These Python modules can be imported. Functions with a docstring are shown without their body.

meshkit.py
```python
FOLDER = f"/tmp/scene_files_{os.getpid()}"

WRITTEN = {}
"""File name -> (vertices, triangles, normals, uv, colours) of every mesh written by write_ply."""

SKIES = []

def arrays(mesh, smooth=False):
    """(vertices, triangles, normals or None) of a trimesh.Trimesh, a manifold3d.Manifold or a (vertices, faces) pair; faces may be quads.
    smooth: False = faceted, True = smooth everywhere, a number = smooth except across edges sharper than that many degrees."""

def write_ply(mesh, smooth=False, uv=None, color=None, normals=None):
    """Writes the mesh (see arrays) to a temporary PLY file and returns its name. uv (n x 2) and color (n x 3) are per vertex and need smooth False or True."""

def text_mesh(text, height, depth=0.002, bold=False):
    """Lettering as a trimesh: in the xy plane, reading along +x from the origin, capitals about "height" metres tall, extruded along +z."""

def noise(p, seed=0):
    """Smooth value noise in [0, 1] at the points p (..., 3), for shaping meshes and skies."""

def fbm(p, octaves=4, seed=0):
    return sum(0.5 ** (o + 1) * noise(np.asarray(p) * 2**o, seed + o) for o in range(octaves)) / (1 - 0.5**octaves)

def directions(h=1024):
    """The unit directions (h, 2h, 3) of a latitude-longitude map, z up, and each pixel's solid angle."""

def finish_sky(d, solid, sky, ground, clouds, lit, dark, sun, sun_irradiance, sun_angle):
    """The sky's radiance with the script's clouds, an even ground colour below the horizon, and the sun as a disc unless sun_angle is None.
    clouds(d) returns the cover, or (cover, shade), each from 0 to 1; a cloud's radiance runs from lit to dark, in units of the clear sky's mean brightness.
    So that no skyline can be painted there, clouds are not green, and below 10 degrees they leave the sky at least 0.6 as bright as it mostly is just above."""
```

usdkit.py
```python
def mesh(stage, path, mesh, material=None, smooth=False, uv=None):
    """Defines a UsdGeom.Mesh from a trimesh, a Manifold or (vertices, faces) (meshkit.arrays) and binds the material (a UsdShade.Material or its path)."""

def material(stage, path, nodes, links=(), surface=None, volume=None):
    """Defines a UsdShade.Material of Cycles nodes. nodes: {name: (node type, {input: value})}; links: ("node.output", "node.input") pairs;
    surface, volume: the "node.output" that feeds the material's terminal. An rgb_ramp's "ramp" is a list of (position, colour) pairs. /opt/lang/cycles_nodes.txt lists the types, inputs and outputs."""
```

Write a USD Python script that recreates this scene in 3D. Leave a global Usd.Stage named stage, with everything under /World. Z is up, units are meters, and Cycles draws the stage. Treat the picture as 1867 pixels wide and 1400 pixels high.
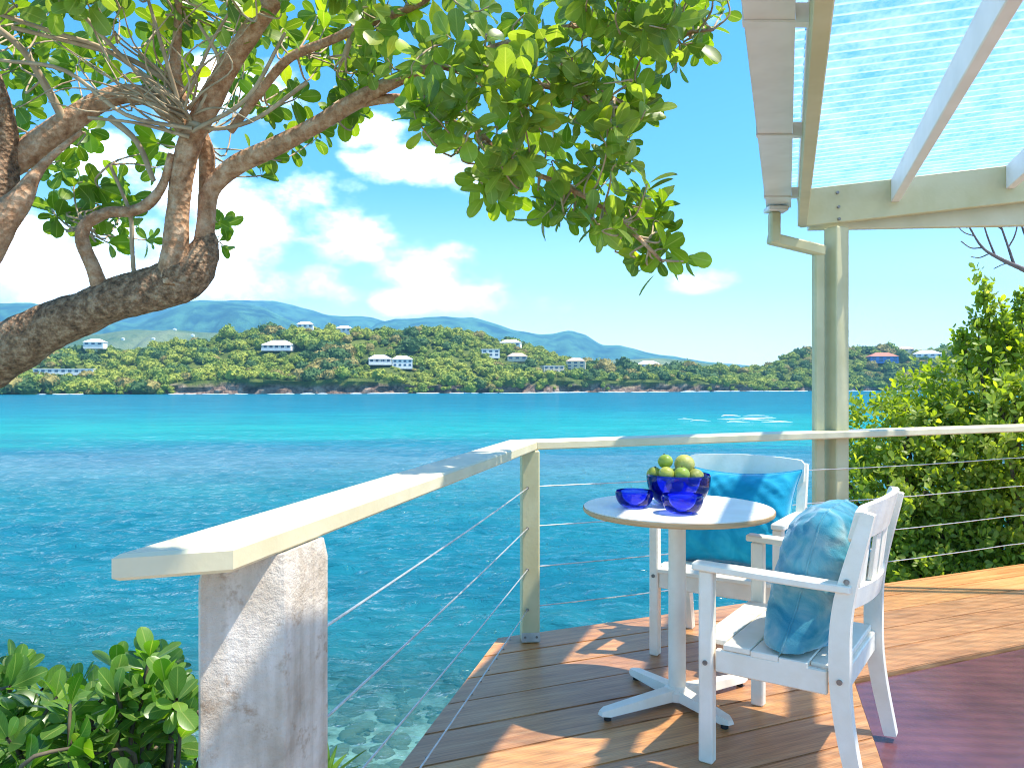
import math, random
import numpy as np, trimesh, usdkit, meshkit
from shapely.geometry import Polygon, Point, box as sbox
from shapely import affinity
from pxr import Usd, UsdGeom, UsdLux, UsdShade, Gf, Sdf, Vt

stage = Usd.Stage.CreateInMemory()
UsdGeom.SetStageUpAxis(stage, 'Z'); UsdGeom.SetStageMetersPerUnit(stage, 1.0)
UsdGeom.Xform.Define(stage, '/World'); UsdGeom.Scope.Define(stage, '/World/Looks')
rng = np.random.default_rng(7); random.seed(7)

# ------------------------------------------------------------------ camera, sky, sun
F, CX, CY, H = 1420.0, 933.5, 700.0, 1.26          # lens in photo pixels, eye height above the deck
SEA = -5.5
EXPOSURE = 1.48
cam = UsdGeom.Camera.Define(stage, '/World/camera')
cam.CreateHorizontalApertureAttr(36.0); cam.CreateFocalLengthAttr(36.0 * F / 1867.0)
cam.CreateClippingRangeAttr((0.05, 40000.0)); cam.CreateExposureAttr(EXPOSURE)
cam.AddTranslateOp().Set((0, 0, H)); cam.AddRotateXOp().Set(90.0)
SUN = np.array([0.436, -0.0616, 0.898]); SUN /= np.linalg.norm(SUN)
SUN_EL, SUN_ROT = math.asin(SUN[2]), math.atan2(SUN[0], SUN[1])
sun = UsdLux.DistantLight.Define(stage, '/World/sun')
sun.CreateNormalizeAttr(True); sun.CreateIntensityAttr(0.95); sun.CreateAngleAttr(0.8); sun.CreateColorAttr((1.0, 0.925, 0.81))
zax = Gf.Vec3d(*map(float, SUN)); xax = Gf.Cross(Gf.Vec3d(0, 0, 1), zax).GetNormalized(); yax = Gf.Cross(zax, xax)
sun.AddTransformOp().Set(Gf.Matrix4d(*xax, 0, *yax, 0, *zax, 0, 0, 0, 0, 1))

def px_dir(px, py):
    az = math.atan((px - CX) / F)
    return az, math.atan((CY - py) / F * math.cos(az))

CLOUDS = [(590, 405, 185, 66, .3), (770, 485, 175, 58, .35), (770, 300, 115, 42, .1), (680, 238, 80, 32, 0), (130, 490, 330, 95, 0),
          (440, 430, 110, 130, 0), (560, 520, 120, 40, 0), (1272, 517, 62, 24, 0), (728, 548, 62, 26, .15), (330, 330, 160, 60, 0), (880, 330, 70, 40, 0), (130, 290, 130, 50, 0), (430, 180, 120, 60, 0)]
def sky_material():
    n = {'tc': ('texture_coordinate', {}), 'sep': ('separate_xyz', {}),
         'az': ('math', {'math_type': 'arctan2'}), 'el': ('math', {'math_type': 'arcsine'}),
         'sky': ('sky_texture', {'sky_type': 'single_scattering', 'sun_disc': False, 'sun_elevation': SUN_EL, 'sun_rotation': SUN_ROT, 'air_density': 1.0, 'aerosol_density': 0.6, 'ozone_density': 2.2}),
         'tint': ('mix', {'mix_type': 'multiply', 'fac': 1.0, 'color2': (0.86, 0.95, 1.05)}),
         'map': ('mapping', {'scale': (1, 1, 1.7)}),
         'nz': ('noise_texture', {'scale': 9.0, 'detail': 7.0, 'roughness': 0.56}),
         'nz2': ('noise_texture', {'scale': 2.6, 'detail': 3.0}),
         'base': ('map_range', {'from_min': 0.35, 'from_max': 0.75, 'to_min': -2.2, 'to_max': -0.1}),
         'nzr': ('map_range', {'from_min': 0.25, 'from_max': 0.75, 'to_min': -1.55, 'to_max': 1.35}),
         'sum': ('math', {'math_type': 'add'}), 'cov': ('map_range', {'range_type': 'smoothstep', 'from_min': -0.55, 'from_max': 0.95, 'to_min': 0.0, 'to_max': 0.95}),
         'lit': ('mix', {'mix_type': 'mix', 'color1': (10.5, 11.3, 12.2), 'color2': (15.5, 15.5, 15.5)}),
         'litf': ('map_range', {'from_min': 0.2, 'from_max': 1.3}),
         've': ('map_range', {'range_type': 'smoothstep', 'from_min': -0.02, 'from_max': 0.26, 'to_min': 0.62, 'to_max': 0.0}), 'veil': ('mix', {'mix_type': 'mix', 'color2': (8.3, 9.0, 9.7)}), 'sat': ('hsv', {'saturation': 1.30, 'value': 1.0}), 'mix': ('mix', {'mix_type': 'mix'}), 'bg': ('background_shader', {'strength': 0.112})}
    l = [('tc.generated', 'sep.vector'), ('sep.x', 'az.value1'), ('sep.y', 'az.value2'), ('sep.z', 'el.value1'), ('tc.generated', 'map.vector'), ('map.vector', 'nz.vector'), ('map.vector', 'nz2.vector'),
         ('nz2.fac', 'base.value'), ('nz.fac', 'nzr.value'), ('sky.color', 'tint.color1')]
    last = 'base.result'
    for i, (px, py, w, h, t) in enumerate(CLOUDS):
        a, e = px_dir(px, py); wa, we = w / F, h / F
        ca, sa = math.cos(t), math.sin(t)
        k = f'c{i}'
        n[k + 'a'] = ('math', {'math_type': 'subtract', 'value2': a}); n[k + 'e'] = ('math', {'math_type': 'subtract', 'value2': e})
        # rotate (az, el) by the cloud's tilt, measure the ellipse
        n[k + 'u1'] = ('math', {'math_type': 'multiply', 'value2': ca / wa}); n[k + 'u'] = ('math', {'math_type': 'multiply_add', 'value2': -sa / wa})
        n[k + 'v1'] = ('math', {'math_type': 'multiply', 'value2': ca / we}); n[k + 'v'] = ('math', {'math_type': 'multiply_add', 'value2': sa / we})
        n[k + 'uu'] = ('math', {'math_type': 'multiply'}); n[k + 'q'] = ('math', {'math_type': 'multiply_add'})
        n[k + 'r'] = ('math', {'math_type': 'subtract', 'value1': 0.75}); n[k + 'm'] = ('math', {'math_type': 'smoothmax' if False else 'maximum'})
        l += [('az.value', k + 'a.value1'), ('el.value', k + 'e.value1'), (k + 'a.value', k + 'u1.value1'), (k + 'e.value', k + 'u.value1'), (k + 'u1.value', k + 'u.value3'),
              (k + 'e.value', k + 'v1.value1'), (k + 'a.value', k + 'v.value1'), (k + 'v1.value', k + 'v.value3'),
              (k + 'u.value', k + 'uu.value1'), (k + 'u.value', k + 'uu.value2'), (k + 'v.value', k + 'q.value1'), (k + 'v.value', k + 'q.value2'), (k + 'uu.value', k + 'q.value3'),
              (k + 'q.value', k + 'r.value2'), (k + 'r.value', k + 'm.value1'), (last, k + 'm.value2')]
        last = k + 'm.value'
    l += [(last, 'sum.value1'), ('nzr.result', 'sum.value2'), ('sum.value', 'cov.value'), ('sum.value', 'litf.value'), ('litf.result', 'lit.fac'),
          ('tint.color', 'sat.color'), ('sat.color', 'veil.color1'), ('el.value', 've.value'), ('ve.result', 'veil.fac'), ('veil.color', 'mix.color1'), ('lit.color', 'mix.color2'), ('cov.result', 'mix.fac'), ('mix.color', 'bg.color')]
    return usdkit.material(stage, '/World/Looks/sky_dome', n, l, surface='bg.background')
dome = UsdLux.DomeLight.Define(stage, '/World/sky')
UsdShade.MaterialBindingAPI.Apply(dome.GetPrim()).Bind(sky_material())
dome.GetPrim().SetCustomDataByKey('kind', 'structure')

# ------------------------------------------------------------------ helpers
used = {}
def numbered(path):
    k = used.get(path, 0); used[path] = k + 1
    return path if k == 0 else f'{path}_{k:03d}'
def tag(p, label=None, cat=None, group=None, kind=None):
    p = p.GetPrim() if hasattr(p, 'GetPrim') else p
    for k, v in (('label', label), ('category', cat), ('group', group), ('kind', kind)):
        if v: p.SetCustomDataByKey(k, v)
    return p
def path_of(parent):
    return '/World' if parent is None else str(parent.GetPath())
def obj(name, mesh, mat, parent=None, smooth=False, label=None, kind=None, cat=None, group=None, uv=None):
    if isinstance(mesh, list): mesh = trimesh.util.concatenate(mesh)
    p = usdkit.mesh(stage, numbered(path_of(parent) + '/' + name), mesh, mat, smooth, uv).GetPrim()
    tag(p, label, cat, group, kind)
    return p
def thing(name, label, cat, loc=(0, 0, 0), rot=0.0, group=None, kind=None):
    x = UsdGeom.Xform.Define(stage, numbered('/World/' + name))
    x.AddTranslateOp().Set(Gf.Vec3d(*map(float, loc))); x.AddRotateZOp().Set(float(rot))
    return tag(x, label, cat, group, kind)
def copy_of(src, loc, rot, label, group=None):
    d = src.GetCustomData()
    p = thing(src.GetName(), label, d['category'], loc, rot, group or d.get('group'))
    p.GetReferences().AddInternalReference(src.GetPath()); p.SetInstanceable(True)
    return p
def at(px, py, depth):                              # a point of the place: the photo's ray at a chosen distance
    return np.array([(px - CX) / F * depth, depth, H - (py - CY) / F * depth])
def onz(px, py, z=0.0):
    return at(px, py, F * (H - z) / (py - CY))
def bx(sx, sy, sz, c=(0, 0, 0), bev=0.004):
    """a box with chamfered edges, centred at c"""
    s = np.array([sx, sy, sz]) / 2; b = min(bev, *(s * .45)); p = []
    for i in np.ndindex(2, 2, 2):
        g = np.array(i) * 2 - 1
        for k in range(3):
            q = g * (s - b); q[k] = g[k] * s[k]; p.append(q)
    m = trimesh.convex.convex_hull(np.array(p)); m.apply_translation(c); return m
def rot(m, ang, ax=(0, 0, 1), pt=(0, 0, 0)):
    m.apply_transform(trimesh.transformations.rotation_matrix(ang, ax, pt)); return m
def extr(poly, z0, z1):
    m = trimesh.creation.extrude_polygon(poly, z1 - z0, engine='earcut'); m.apply_translation((0, 0, z0)); return m
def hull(p): return trimesh.convex.convex_hull(np.array(p))
def beam(a, b, w, h, up=(0, 0, 1), bev=0.004):
    """straight timber from a to b (axis at the section's centre), w across, h along up"""
    a, b, up = (np.array(x, float) for x in (a, b, up)); d = b - a; L = np.linalg.norm(d); d /= L
    s = np.cross(d, up); s /= np.linalg.norm(s); u = np.cross(s, d)
    m = bx(L, w, h, (0, 0, 0), bev); T = np.eye(4); T[:3, 0], T[:3, 1], T[:3, 2], T[:3, 3] = d, -s, u, (a + b) / 2
    m.apply_transform(T); return m
def spline(pts, n=6):
    p = np.array(pts, float)
    if len(p) < 3: return np.array([p[0] + (p[1] - p[0]) * t for t in np.linspace(0, 1, n + 1)])
    q = np.vstack([2 * p[0] - p[1], p, 2 * p[-1] - p[-2]]); out = []
    for i in range(len(p) - 1):
        a, b, c, d = q[i:i + 4]
        for t in np.arange(n) / n:
            out.append(.5 * (2 * b + (c - a) * t + (2 * a - 5 * b + 4 * c - d) * t * t + (3 * b - a - 3 * c + d) * t ** 3))
    return np.array(out + [p[-1]])
def tube(p, r, sides=8, rough=0.0, seed=0, cap=True):
    p = np.asarray(p, float); n = len(p); r = np.broadcast_to(np.asarray(r, float), (n,))
    t = np.gradient(p, axis=0); t /= np.linalg.norm(t, axis=1, keepdims=True) + 1e-12
    a = np.cross(t[0], [0, 0, 1.0] if abs(t[0][2]) < .9 else [1.0, 0, 0]); a /= np.linalg.norm(a); A = [a]
    for i in range(1, n):
        a = A[-1] - t[i] * np.dot(A[-1], t[i]); A.append(a / (np.linalg.norm(a) + 1e-12))
    A = np.array(A); B = np.cross(t, A); g = np.arange(sides) * 2 * np.pi / sides
    o = np.cos(g)[None, :, None] * A[:, None] + np.sin(g)[None, :, None] * B[:, None]
    rr = r[:, None] * np.ones(sides)
    v = p[:, None] + rr[..., None] * o
    if rough:
        rr = rr * (1 + rough * (meshkit.fbm(v * 14 + seed, 3) - .5) * 2 + rough * (meshkit.noise(v * 5 + 9 + seed) - .5))
        v = p[:, None] + rr[..., None] * o
    i, j = np.meshgrid(np.arange(n - 1), np.arange(sides), indexing='ij'); k = (j + 1) % sides
    f = np.stack([i * sides + j, i * sides + k, (i + 1) * sides + k, (i + 1) * sides + j], -1).reshape(-1, 4)
    f = np.vstack([f[:, [0, 1, 2]], f[:, [0, 2, 3]]]); v = v.reshape(-1, 3)
    if cap:
        v = np.vstack([v, p[:1], p[-1:]]); c0, c1 = n * sides, n * sides + 1; jj = np.arange(sides)
        f = np.vstack([f, np.stack([np.full(sides, c0), (jj + 1) % sides, jj], 1), np.stack([np.full(sides, c1), (n - 1) * sides + jj, (n - 1) * sides + (jj + 1) % sides], 1)])
    return trimesh.Trimesh(v, f, process=False)
def revolve(prof, seg=48):
    return trimesh.creation.revolve(np.array(prof), sections=seg)

# ------------------------------------------------------------------ materials
LK = '/World/Looks/'
def mat(name, nodes, links, surface='p.BSDF', volume=None): return usdkit.material(stage, LK + name, nodes, links, surface, volume)
def noisy(name, c1, c2, scale=8, rough=.6, bump=0.0, bscale=None, detail=5, stretch=(1, 1, 1), rotz=0.0, spec=.4, lo=.35, hi=.65, coord='geo.position', extra=None):
    n = {'geo': ('geometry', {}), 'map': ('mapping', {'scale': stretch, 'rotation': (0, 0, rotz)}), 'n': ('noise_texture', {'scale': scale, 'detail': detail, 'roughness': .6}),
         'r': ('rgb_ramp', {'ramp': [(lo, c1), (hi, c2)]}), 'p': ('principled_bsdf', {'roughness': rough, 'specular_ior_level': spec, **(extra or {})})}
    l = [(coord, 'map.vector'), ('map.vector', 'n.vector'), ('n.fac', 'r.fac'), ('r.color', 'p.base_color')]
    if bump:
        n['n2'] = ('noise_texture', {'scale': bscale or scale * 3, 'detail': 6}); n['b'] = ('bump', {'strength': 1.0, 'distance': bump})
        l += [('map.vector', 'n2.vector'), ('n2.fac', 'b.height'), ('b.normal', 'p.normal')]
    return mat(name, n, l)
M = {}
M['cream'] = noisy('cream_paint', (.47, .42, .22), (.56, .51, .30), 3, .45, .0006, 60)
M['cream_rail'] = noisy('pale_cream_paint', (.54, .48, .30), (.62, .56, .38), 4, .42, .0006, 60)
M['white'] = noisy('white_paint', (.83, .73, .58), (.89, .81, .68), 9, .4, .0006, 70)
M['gutter'] = noisy('gutter_white', (.68, .64, .58), (.78, .75, .70), 5, .35)
M['purlin'] = noisy('purlin_white', (.72, .70, .64), (.80, .78, .73), 4, .5, .0005, 50)
M['wire'] = noisy('steel_wire', (.45, .42, .40), (.62, .60, .57), 30, .35, extra={'metallic': .6})
M['bolt'] = noisy('dull_bolt', (.16, .15, .14), (.30, .28, .26), 60, .4, extra={'metallic': .7})
M['bracket'] = noisy('galvanised_plate', (.42, .42, .40), (.56, .56, .53), 25, .45, extra={'metallic': .5})
M['rubber'] = noisy('black_rubber', (.015, .015, .015), (.03, .03, .03), 30, .7)
M['ply_edge'] = noisy('ply_edge', (.45, .27, .13), (.62, .42, .22), 10, .5, stretch=(1, 1, 40))
M['red_floor'] = noisy('red_painted_floor', (.10, .036, .050), (.17, .064, .072), 2.2, .22, .0008, 40, lo=.3, hi=.7, spec=.6)
TH = math.radians(23.6); T2, N2 = np.array([math.cos(TH), math.sin(TH)]), np.array([-math.sin(TH), math.cos(TH)])
def wood(name, c1, c2, c3, off):
    n = {'geo': ('geometry', {}), 'map': ('mapping', {'location': (off, off * 1.7, 0), 'rotation': (0, 0, -TH)}), 'str': ('mapping', {'scale': (.9, 14, 6)}),
         'n': ('noise_texture', {'scale': 2.2, 'detail': 7, 'roughness': .62, 'distortion': .5}), 'r': ('rgb_ramp', {'ramp': [(.28, c1), (.5, c2), (.74, c3)]}),
         'st2': ('mapping', {'scale': (2.0, 90, 30)}), 'g': ('noise_texture', {'scale': 3.0, 'detail': 4}), 'gr': ('rgb_ramp', {'ramp': [(.35, (.55, .52, .50)), (.55, (1, 1, 1))]}),
         'mx': ('mix', {'mix_type': 'multiply', 'fac': .75}), 'w': ('noise_texture', {'scale': 1.7, 'detail': 4}), 'wr': ('rgb_ramp', {'ramp': [(.4, (1, 1, 1)), (.72, (.72, .70, .74))]}),
         'm2': ('mix', {'mix_type': 'multiply', 'fac': .8}), 'b': ('bump', {'distance': .0012, 'strength': 1.0}), 'p': ('principled_bsdf', {'roughness': .42, 'specular_ior_level': .5})}
    l = [('geo.position', 'map.vector'), ('map.vector', 'str.vector'), ('str.vector', 'n.vector'), ('n.fac', 'r.fac'), ('map.vector', 'st2.vector'), ('st2.vector', 'g.vector'), ('g.fac', 'gr.fac'),
         ('r.color', 'mx.color1'), ('gr.color', 'mx.color2'), ('map.vector', 'w.vector'), ('w.fac', 'wr.fac'), ('mx.color', 'm2.color1'), ('wr.color', 'm2.color2'), ('m2.color', 'p.base_color'),
         ('g.fac', 'b.height'), ('b.normal', 'p.normal')]
    return mat(name, n, l)
WOODS = [wood('deck_wood_a', (0.460, 0.184, 0.054), (0.660, 0.285, 0.093), (0.720, 0.359, 0.137), 0.0), wood('deck_wood_b', (0.410, 0.161, 0.049), (0.600, 0.248, 0.080), (0.680, 0.331, 0.132), 3.7),
         wood('deck_wood_c', (0.490, 0.202, 0.064), (0.690, 0.317, 0.108), (0.750, 0.396, 0.162), 8.1), wood('deck_wood_d', (0.400, 0.170, 0.069), (0.560, 0.258, 0.103), (0.640, 0.350, 0.167), 12.4)]
M['joist'] = noisy('joist_wood', (.05, .03, .02), (.09, .06, .04), 6, .8)
def bark(name, c1, c2, c3, scale=16):
    n = {'geo': ('geometry', {}), 'n': ('noise_texture', {'scale': scale, 'detail': 8, 'roughness': .74, 'distortion': .12}), 'r': ('rgb_ramp', {'ramp': [(.36, c1), (.5, c2), (.64, c3)]}),
         'v': ('voronoi_texture', {'scale': scale * 2.2, 'randomness': 1.0}), 'h': ('math', {'math_type': 'add'}), 'b': ('bump', {'distance': .009, 'strength': 1.0}), 'p': ('principled_bsdf', {'roughness': .85, 'specular_ior_level': .25})}
    return mat(name, n, [('geo.position', 'n.vector'), ('geo.position', 'v.vector'), ('n.fac', 'r.fac'), ('r.color', 'p.base_color'), ('n.fac', 'h.value1'), ('v.distance', 'h.value2'), ('h.value', 'b.height'), ('b.normal', 'p.normal')])
M['bark_dark'] = bark('trunk_bark', (.07, .042, .025), (.25, .145, .08), (.46, .31, .19), 34)
M['bark_warm'] = bark('branch_bark', (.24, .115, .055), (.42, .235, .125), (.56, .38, .24), 22)
M['bark_twig'] = noisy('twig_bark', (.27, .19, .11), (.46, .36, .23), 12, .8)
M['twig_grey'] = noisy('bare_twig', (.10, .075, .07), (.17, .13, .12), 12, .8)
def leafmat(name, ramp, under, rough=.36, trans=.5, island=True, tcol=None, var=None):
    """leaf: glossy top, paler underside, light passing through; each leaf of a joined mesh has its own tone"""
    n = {'geo': ('geometry', {}), 'r': ('rgb_ramp', {'ramp': ramp}), 'un': ('mix', {'mix_type': 'mix', 'color2': under}), 'nz': ('noise_texture', {'scale': 16.0, 'detail': 3}),
         'nr': ('rgb_ramp', {'ramp': [(.35, (.78, .80, .7)), (.7, (1.12, 1.1, 1.05))]}), 'mul': ('mix', {'mix_type': 'multiply', 'fac': .8}), 'bf': ('math', {'math_type': 'multiply', 'value2': .55}),
         'p': ('principled_bsdf', {'roughness': rough, 'specular_ior_level': .5}), 't': ('translucent_bsdf', {}), 'tm': ('mix', {'mix_type': 'multiply', 'fac': 1.0, 'color2': tcol or (2.1, 2.0, .7)}), 'm': ('mix_closure', {'fac': trans}),
         'uv': ('uvmap', {'attribute': 'st'}), 'suv': ('separate_xyz', {}), 'a0': ('math', {'math_type': 'subtract', 'value2': .5}), 'a': ('math', {'math_type': 'absolute'}), 'mid': ('map_range', {'from_min': .012, 'from_max': .05, 'to_min': 1.0, 'to_max': 0.0}),
         'v8': ('math', {'math_type': 'multiply', 'value2': 9.0}), 'va': ('math', {'math_type': 'multiply_add', 'value2': -6.0}), 'fr': ('math', {'math_type': 'pingpong', 'value2': .5}), 'ven': ('map_range', {'from_min': .0, 'from_max': .09, 'to_min': .42, 'to_max': 0.0}),
         'mx': ('math', {'math_type': 'maximum'}), 'mf': ('math', {'math_type': 'multiply', 'value2': .55}), 'vein': ('mix', {'mix_type': 'mix', 'color2': (.36, .42, .12)})}
    l = [('r.color', 'un.color1'), ('geo.backfacing', 'bf.value1'), ('bf.value', 'un.fac'), ('un.color', 'mul.color1'), ('geo.position', 'nz.vector'), ('nz.fac', 'nr.fac'), ('nr.color', 'mul.color2'),
         ('mul.color', 'vein.color1'), ('vein.color', 'p.base_color'), ('vein.color', 'tm.color1'), ('tm.color', 't.color'), ('p.BSDF', 'm.closure1'), ('t.BSDF', 'm.closure2'),
         ('uv.UV', 'suv.vector'), ('suv.x', 'a0.value1'), ('a0.value', 'a.value1'), ('a.value', 'mid.value'), ('suv.y', 'v8.value1'), ('a.value', 'va.value1'), ('v8.value', 'va.value3'), ('va.value', 'fr.value1'), ('fr.value', 'ven.value'),
         ('mid.result', 'mx.value1'), ('ven.result', 'mx.value2'), ('mx.value', 'mf.value1'), ('mf.value', 'vein.fac')]
    if island: l.append(('geo.random_per_island', 'r.fac'))
    else: n['r'][1]['fac'] = .5
    return mat(name, n, l, surface='m.closure')
G = [(.10, .185, .013), (.145, .25, .014), (.20, .315, .015), (.265, .38, .018), (.34, .43, .022), (.48, .45, .035), (.38, .23, .05)]
M['leaf_mix'] = leafmat('tree_leaves', [(0, G[0]), (.2, G[1]), (.45, G[2]), (.7, G[3]), (.88, G[4]), (.95, G[5]), (1, G[6])], (.22, .30, .07))
TL = [leafmat(f'tree_leaf_{"abcdef"[i]}', [(0, G[i]), (1, G[i])], (.22, .30, .07), island=False) for i in range(6)]
B = [(.045, .14, .014), (.07, .19, .016), (.105, .24, .018), (.16, .32, .02), (.26, .42, .03)]
M['bush_mix'] = leafmat('shrub_leaves', [(0, B[0]), (.3, B[1]), (.6, B[2]), (.85, B[3]), (1, B[4])], (.12, .22, .06), .3)
BL = [leafmat(f'shrub_leaf_{"abcde"[i]}', [(0, B[i]), (1, B[i])], (.12, .22, .06), .3, island=False) for i in range(5)]
K = [(.17, .25, .014), (.27, .37, .018), (.38, .48, .026), (.48, .56, .04), (.56, .55, .13)]
M['hedge_mix'] = leafmat('hedge_leaves', [(0, K[0]), (.3, K[1]), (.65, K[2]), (.9, K[3]), (1, K[4])], (.26, .34, .06), .5)
HL = [leafmat(f'hedge_leaf_{"abcde"[i]}', [(0, K[i]), (1, K[i])], (.26, .34, .06), .5, island=False) for i in range(5)]
M['stem'] = noisy('green_stem', (.06, .05, .03), (.13, .10, .06), 20, .8)

# ------------------------------------------------------------------ terrain, sea, hills
def grid_mesh(X, Y, Z):
    n, m = X.shape; v = np.stack([X, Y, Z], -1).reshape(-1, 3); i, j = np.meshgrid(np.arange(n - 1), np.arange(m - 1), indexing='ij')
    q = np.stack([i * m + j, (i + 1) * m + j, (i + 1) * m + j + 1, i * m + j + 1], -1).reshape(-1, 4)
    t = trimesh.Trimesh(v, np.vstack([q[:, [0, 1, 2]], q[:, [0, 2, 3]]]), process=False)
    if t.face_normals[:, 2].mean() < 0: t.invert()
    return t
def left_x(y): return -.0772 + (y - 3.848) * .2307
def bank_z(x, y):
    s = np.maximum(0, x * N2[0] + y * N2[1] - 3.7); l = np.maximum(0, left_x(y) - .1 - x)
    z = -1.0 - .8 * l - .75 * s * np.where(x > 1.5, .45 + .55 * np.exp(-(x - 1.5)), 1.0)
    bed = SEA - .25 - .05 * np.maximum(0, y - 8) - .05 * np.maximum(0, -x - 6)
    k = 1.2; return np.maximum(z, bed) + k * .25 * np.maximum(0, 1 - np.abs(z - bed) / k) ** 2
gx, gy = np.meshgrid(np.linspace(-30, 34, 200), np.linspace(-6, 42, 170), indexing='ij')
gz = bank_z(gx, gy); pp = np.stack([gx, gy, gz * 0], -1)
gz = gz + (meshkit.fbm(pp * .9, 4) - .5) * np.where(gz < SEA, .22, .5)
M['bank'] = noisy('shore_ground', (.26, .22, .16), (.58, .53, .44), 2.4, .9, .03, 9, lo=.38, hi=.6)
obj('shore', grid_mesh(gx, gy, gz), M['bank'], kind='structure', smooth=True)
# stones under the shallow water
st = []
unit = trimesh.creation.icosphere(1)
for i in range(2200):
    y = rng.uniform(9, 26); x = rng.uniform(-8, 4)
    s = (.05 + .20 * rng.random() ** 2.2) * (1.5 if rng.random() < .06 else 1)
    v = unit.vertices * (1 + .35 * (meshkit.noise(unit.vertices * 1.7 + i * 3.1) - .5)[:, None]) * s * np.array([1.25, .9, .55])
    a = rng.uniform(0, 6.28); R = np.array([[math.cos(a), -math.sin(a), 0], [math.sin(a), math.cos(a), 0], [0, 0, 1]])
    st.append(trimesh.Trimesh(v @ R.T + [x, y, float(bank_z(np.array(x), np.array(y))) + s * .1], unit.faces, process=False))
n_ = {'geo': ('geometry', {}), 'r': ('rgb_ramp', {'ramp': [(0, (.20, .15, .09)), (.35, (.40, .34, .25)), (.65, (.60, .54, .44)), (1, (.78, .74, .67))]}), 'p': ('principled_bsdf', {'roughness': .8})}
M['stones'] = mat('sea_stones', n_, [('geo.random_per_island', 'r.fac'), ('r.color', 'p.base_color')])
obj('stones', st, M['stones'], smooth=True, kind='stuff', label='pale stones lying in the shallow water below the deck', cat='stones')

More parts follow.
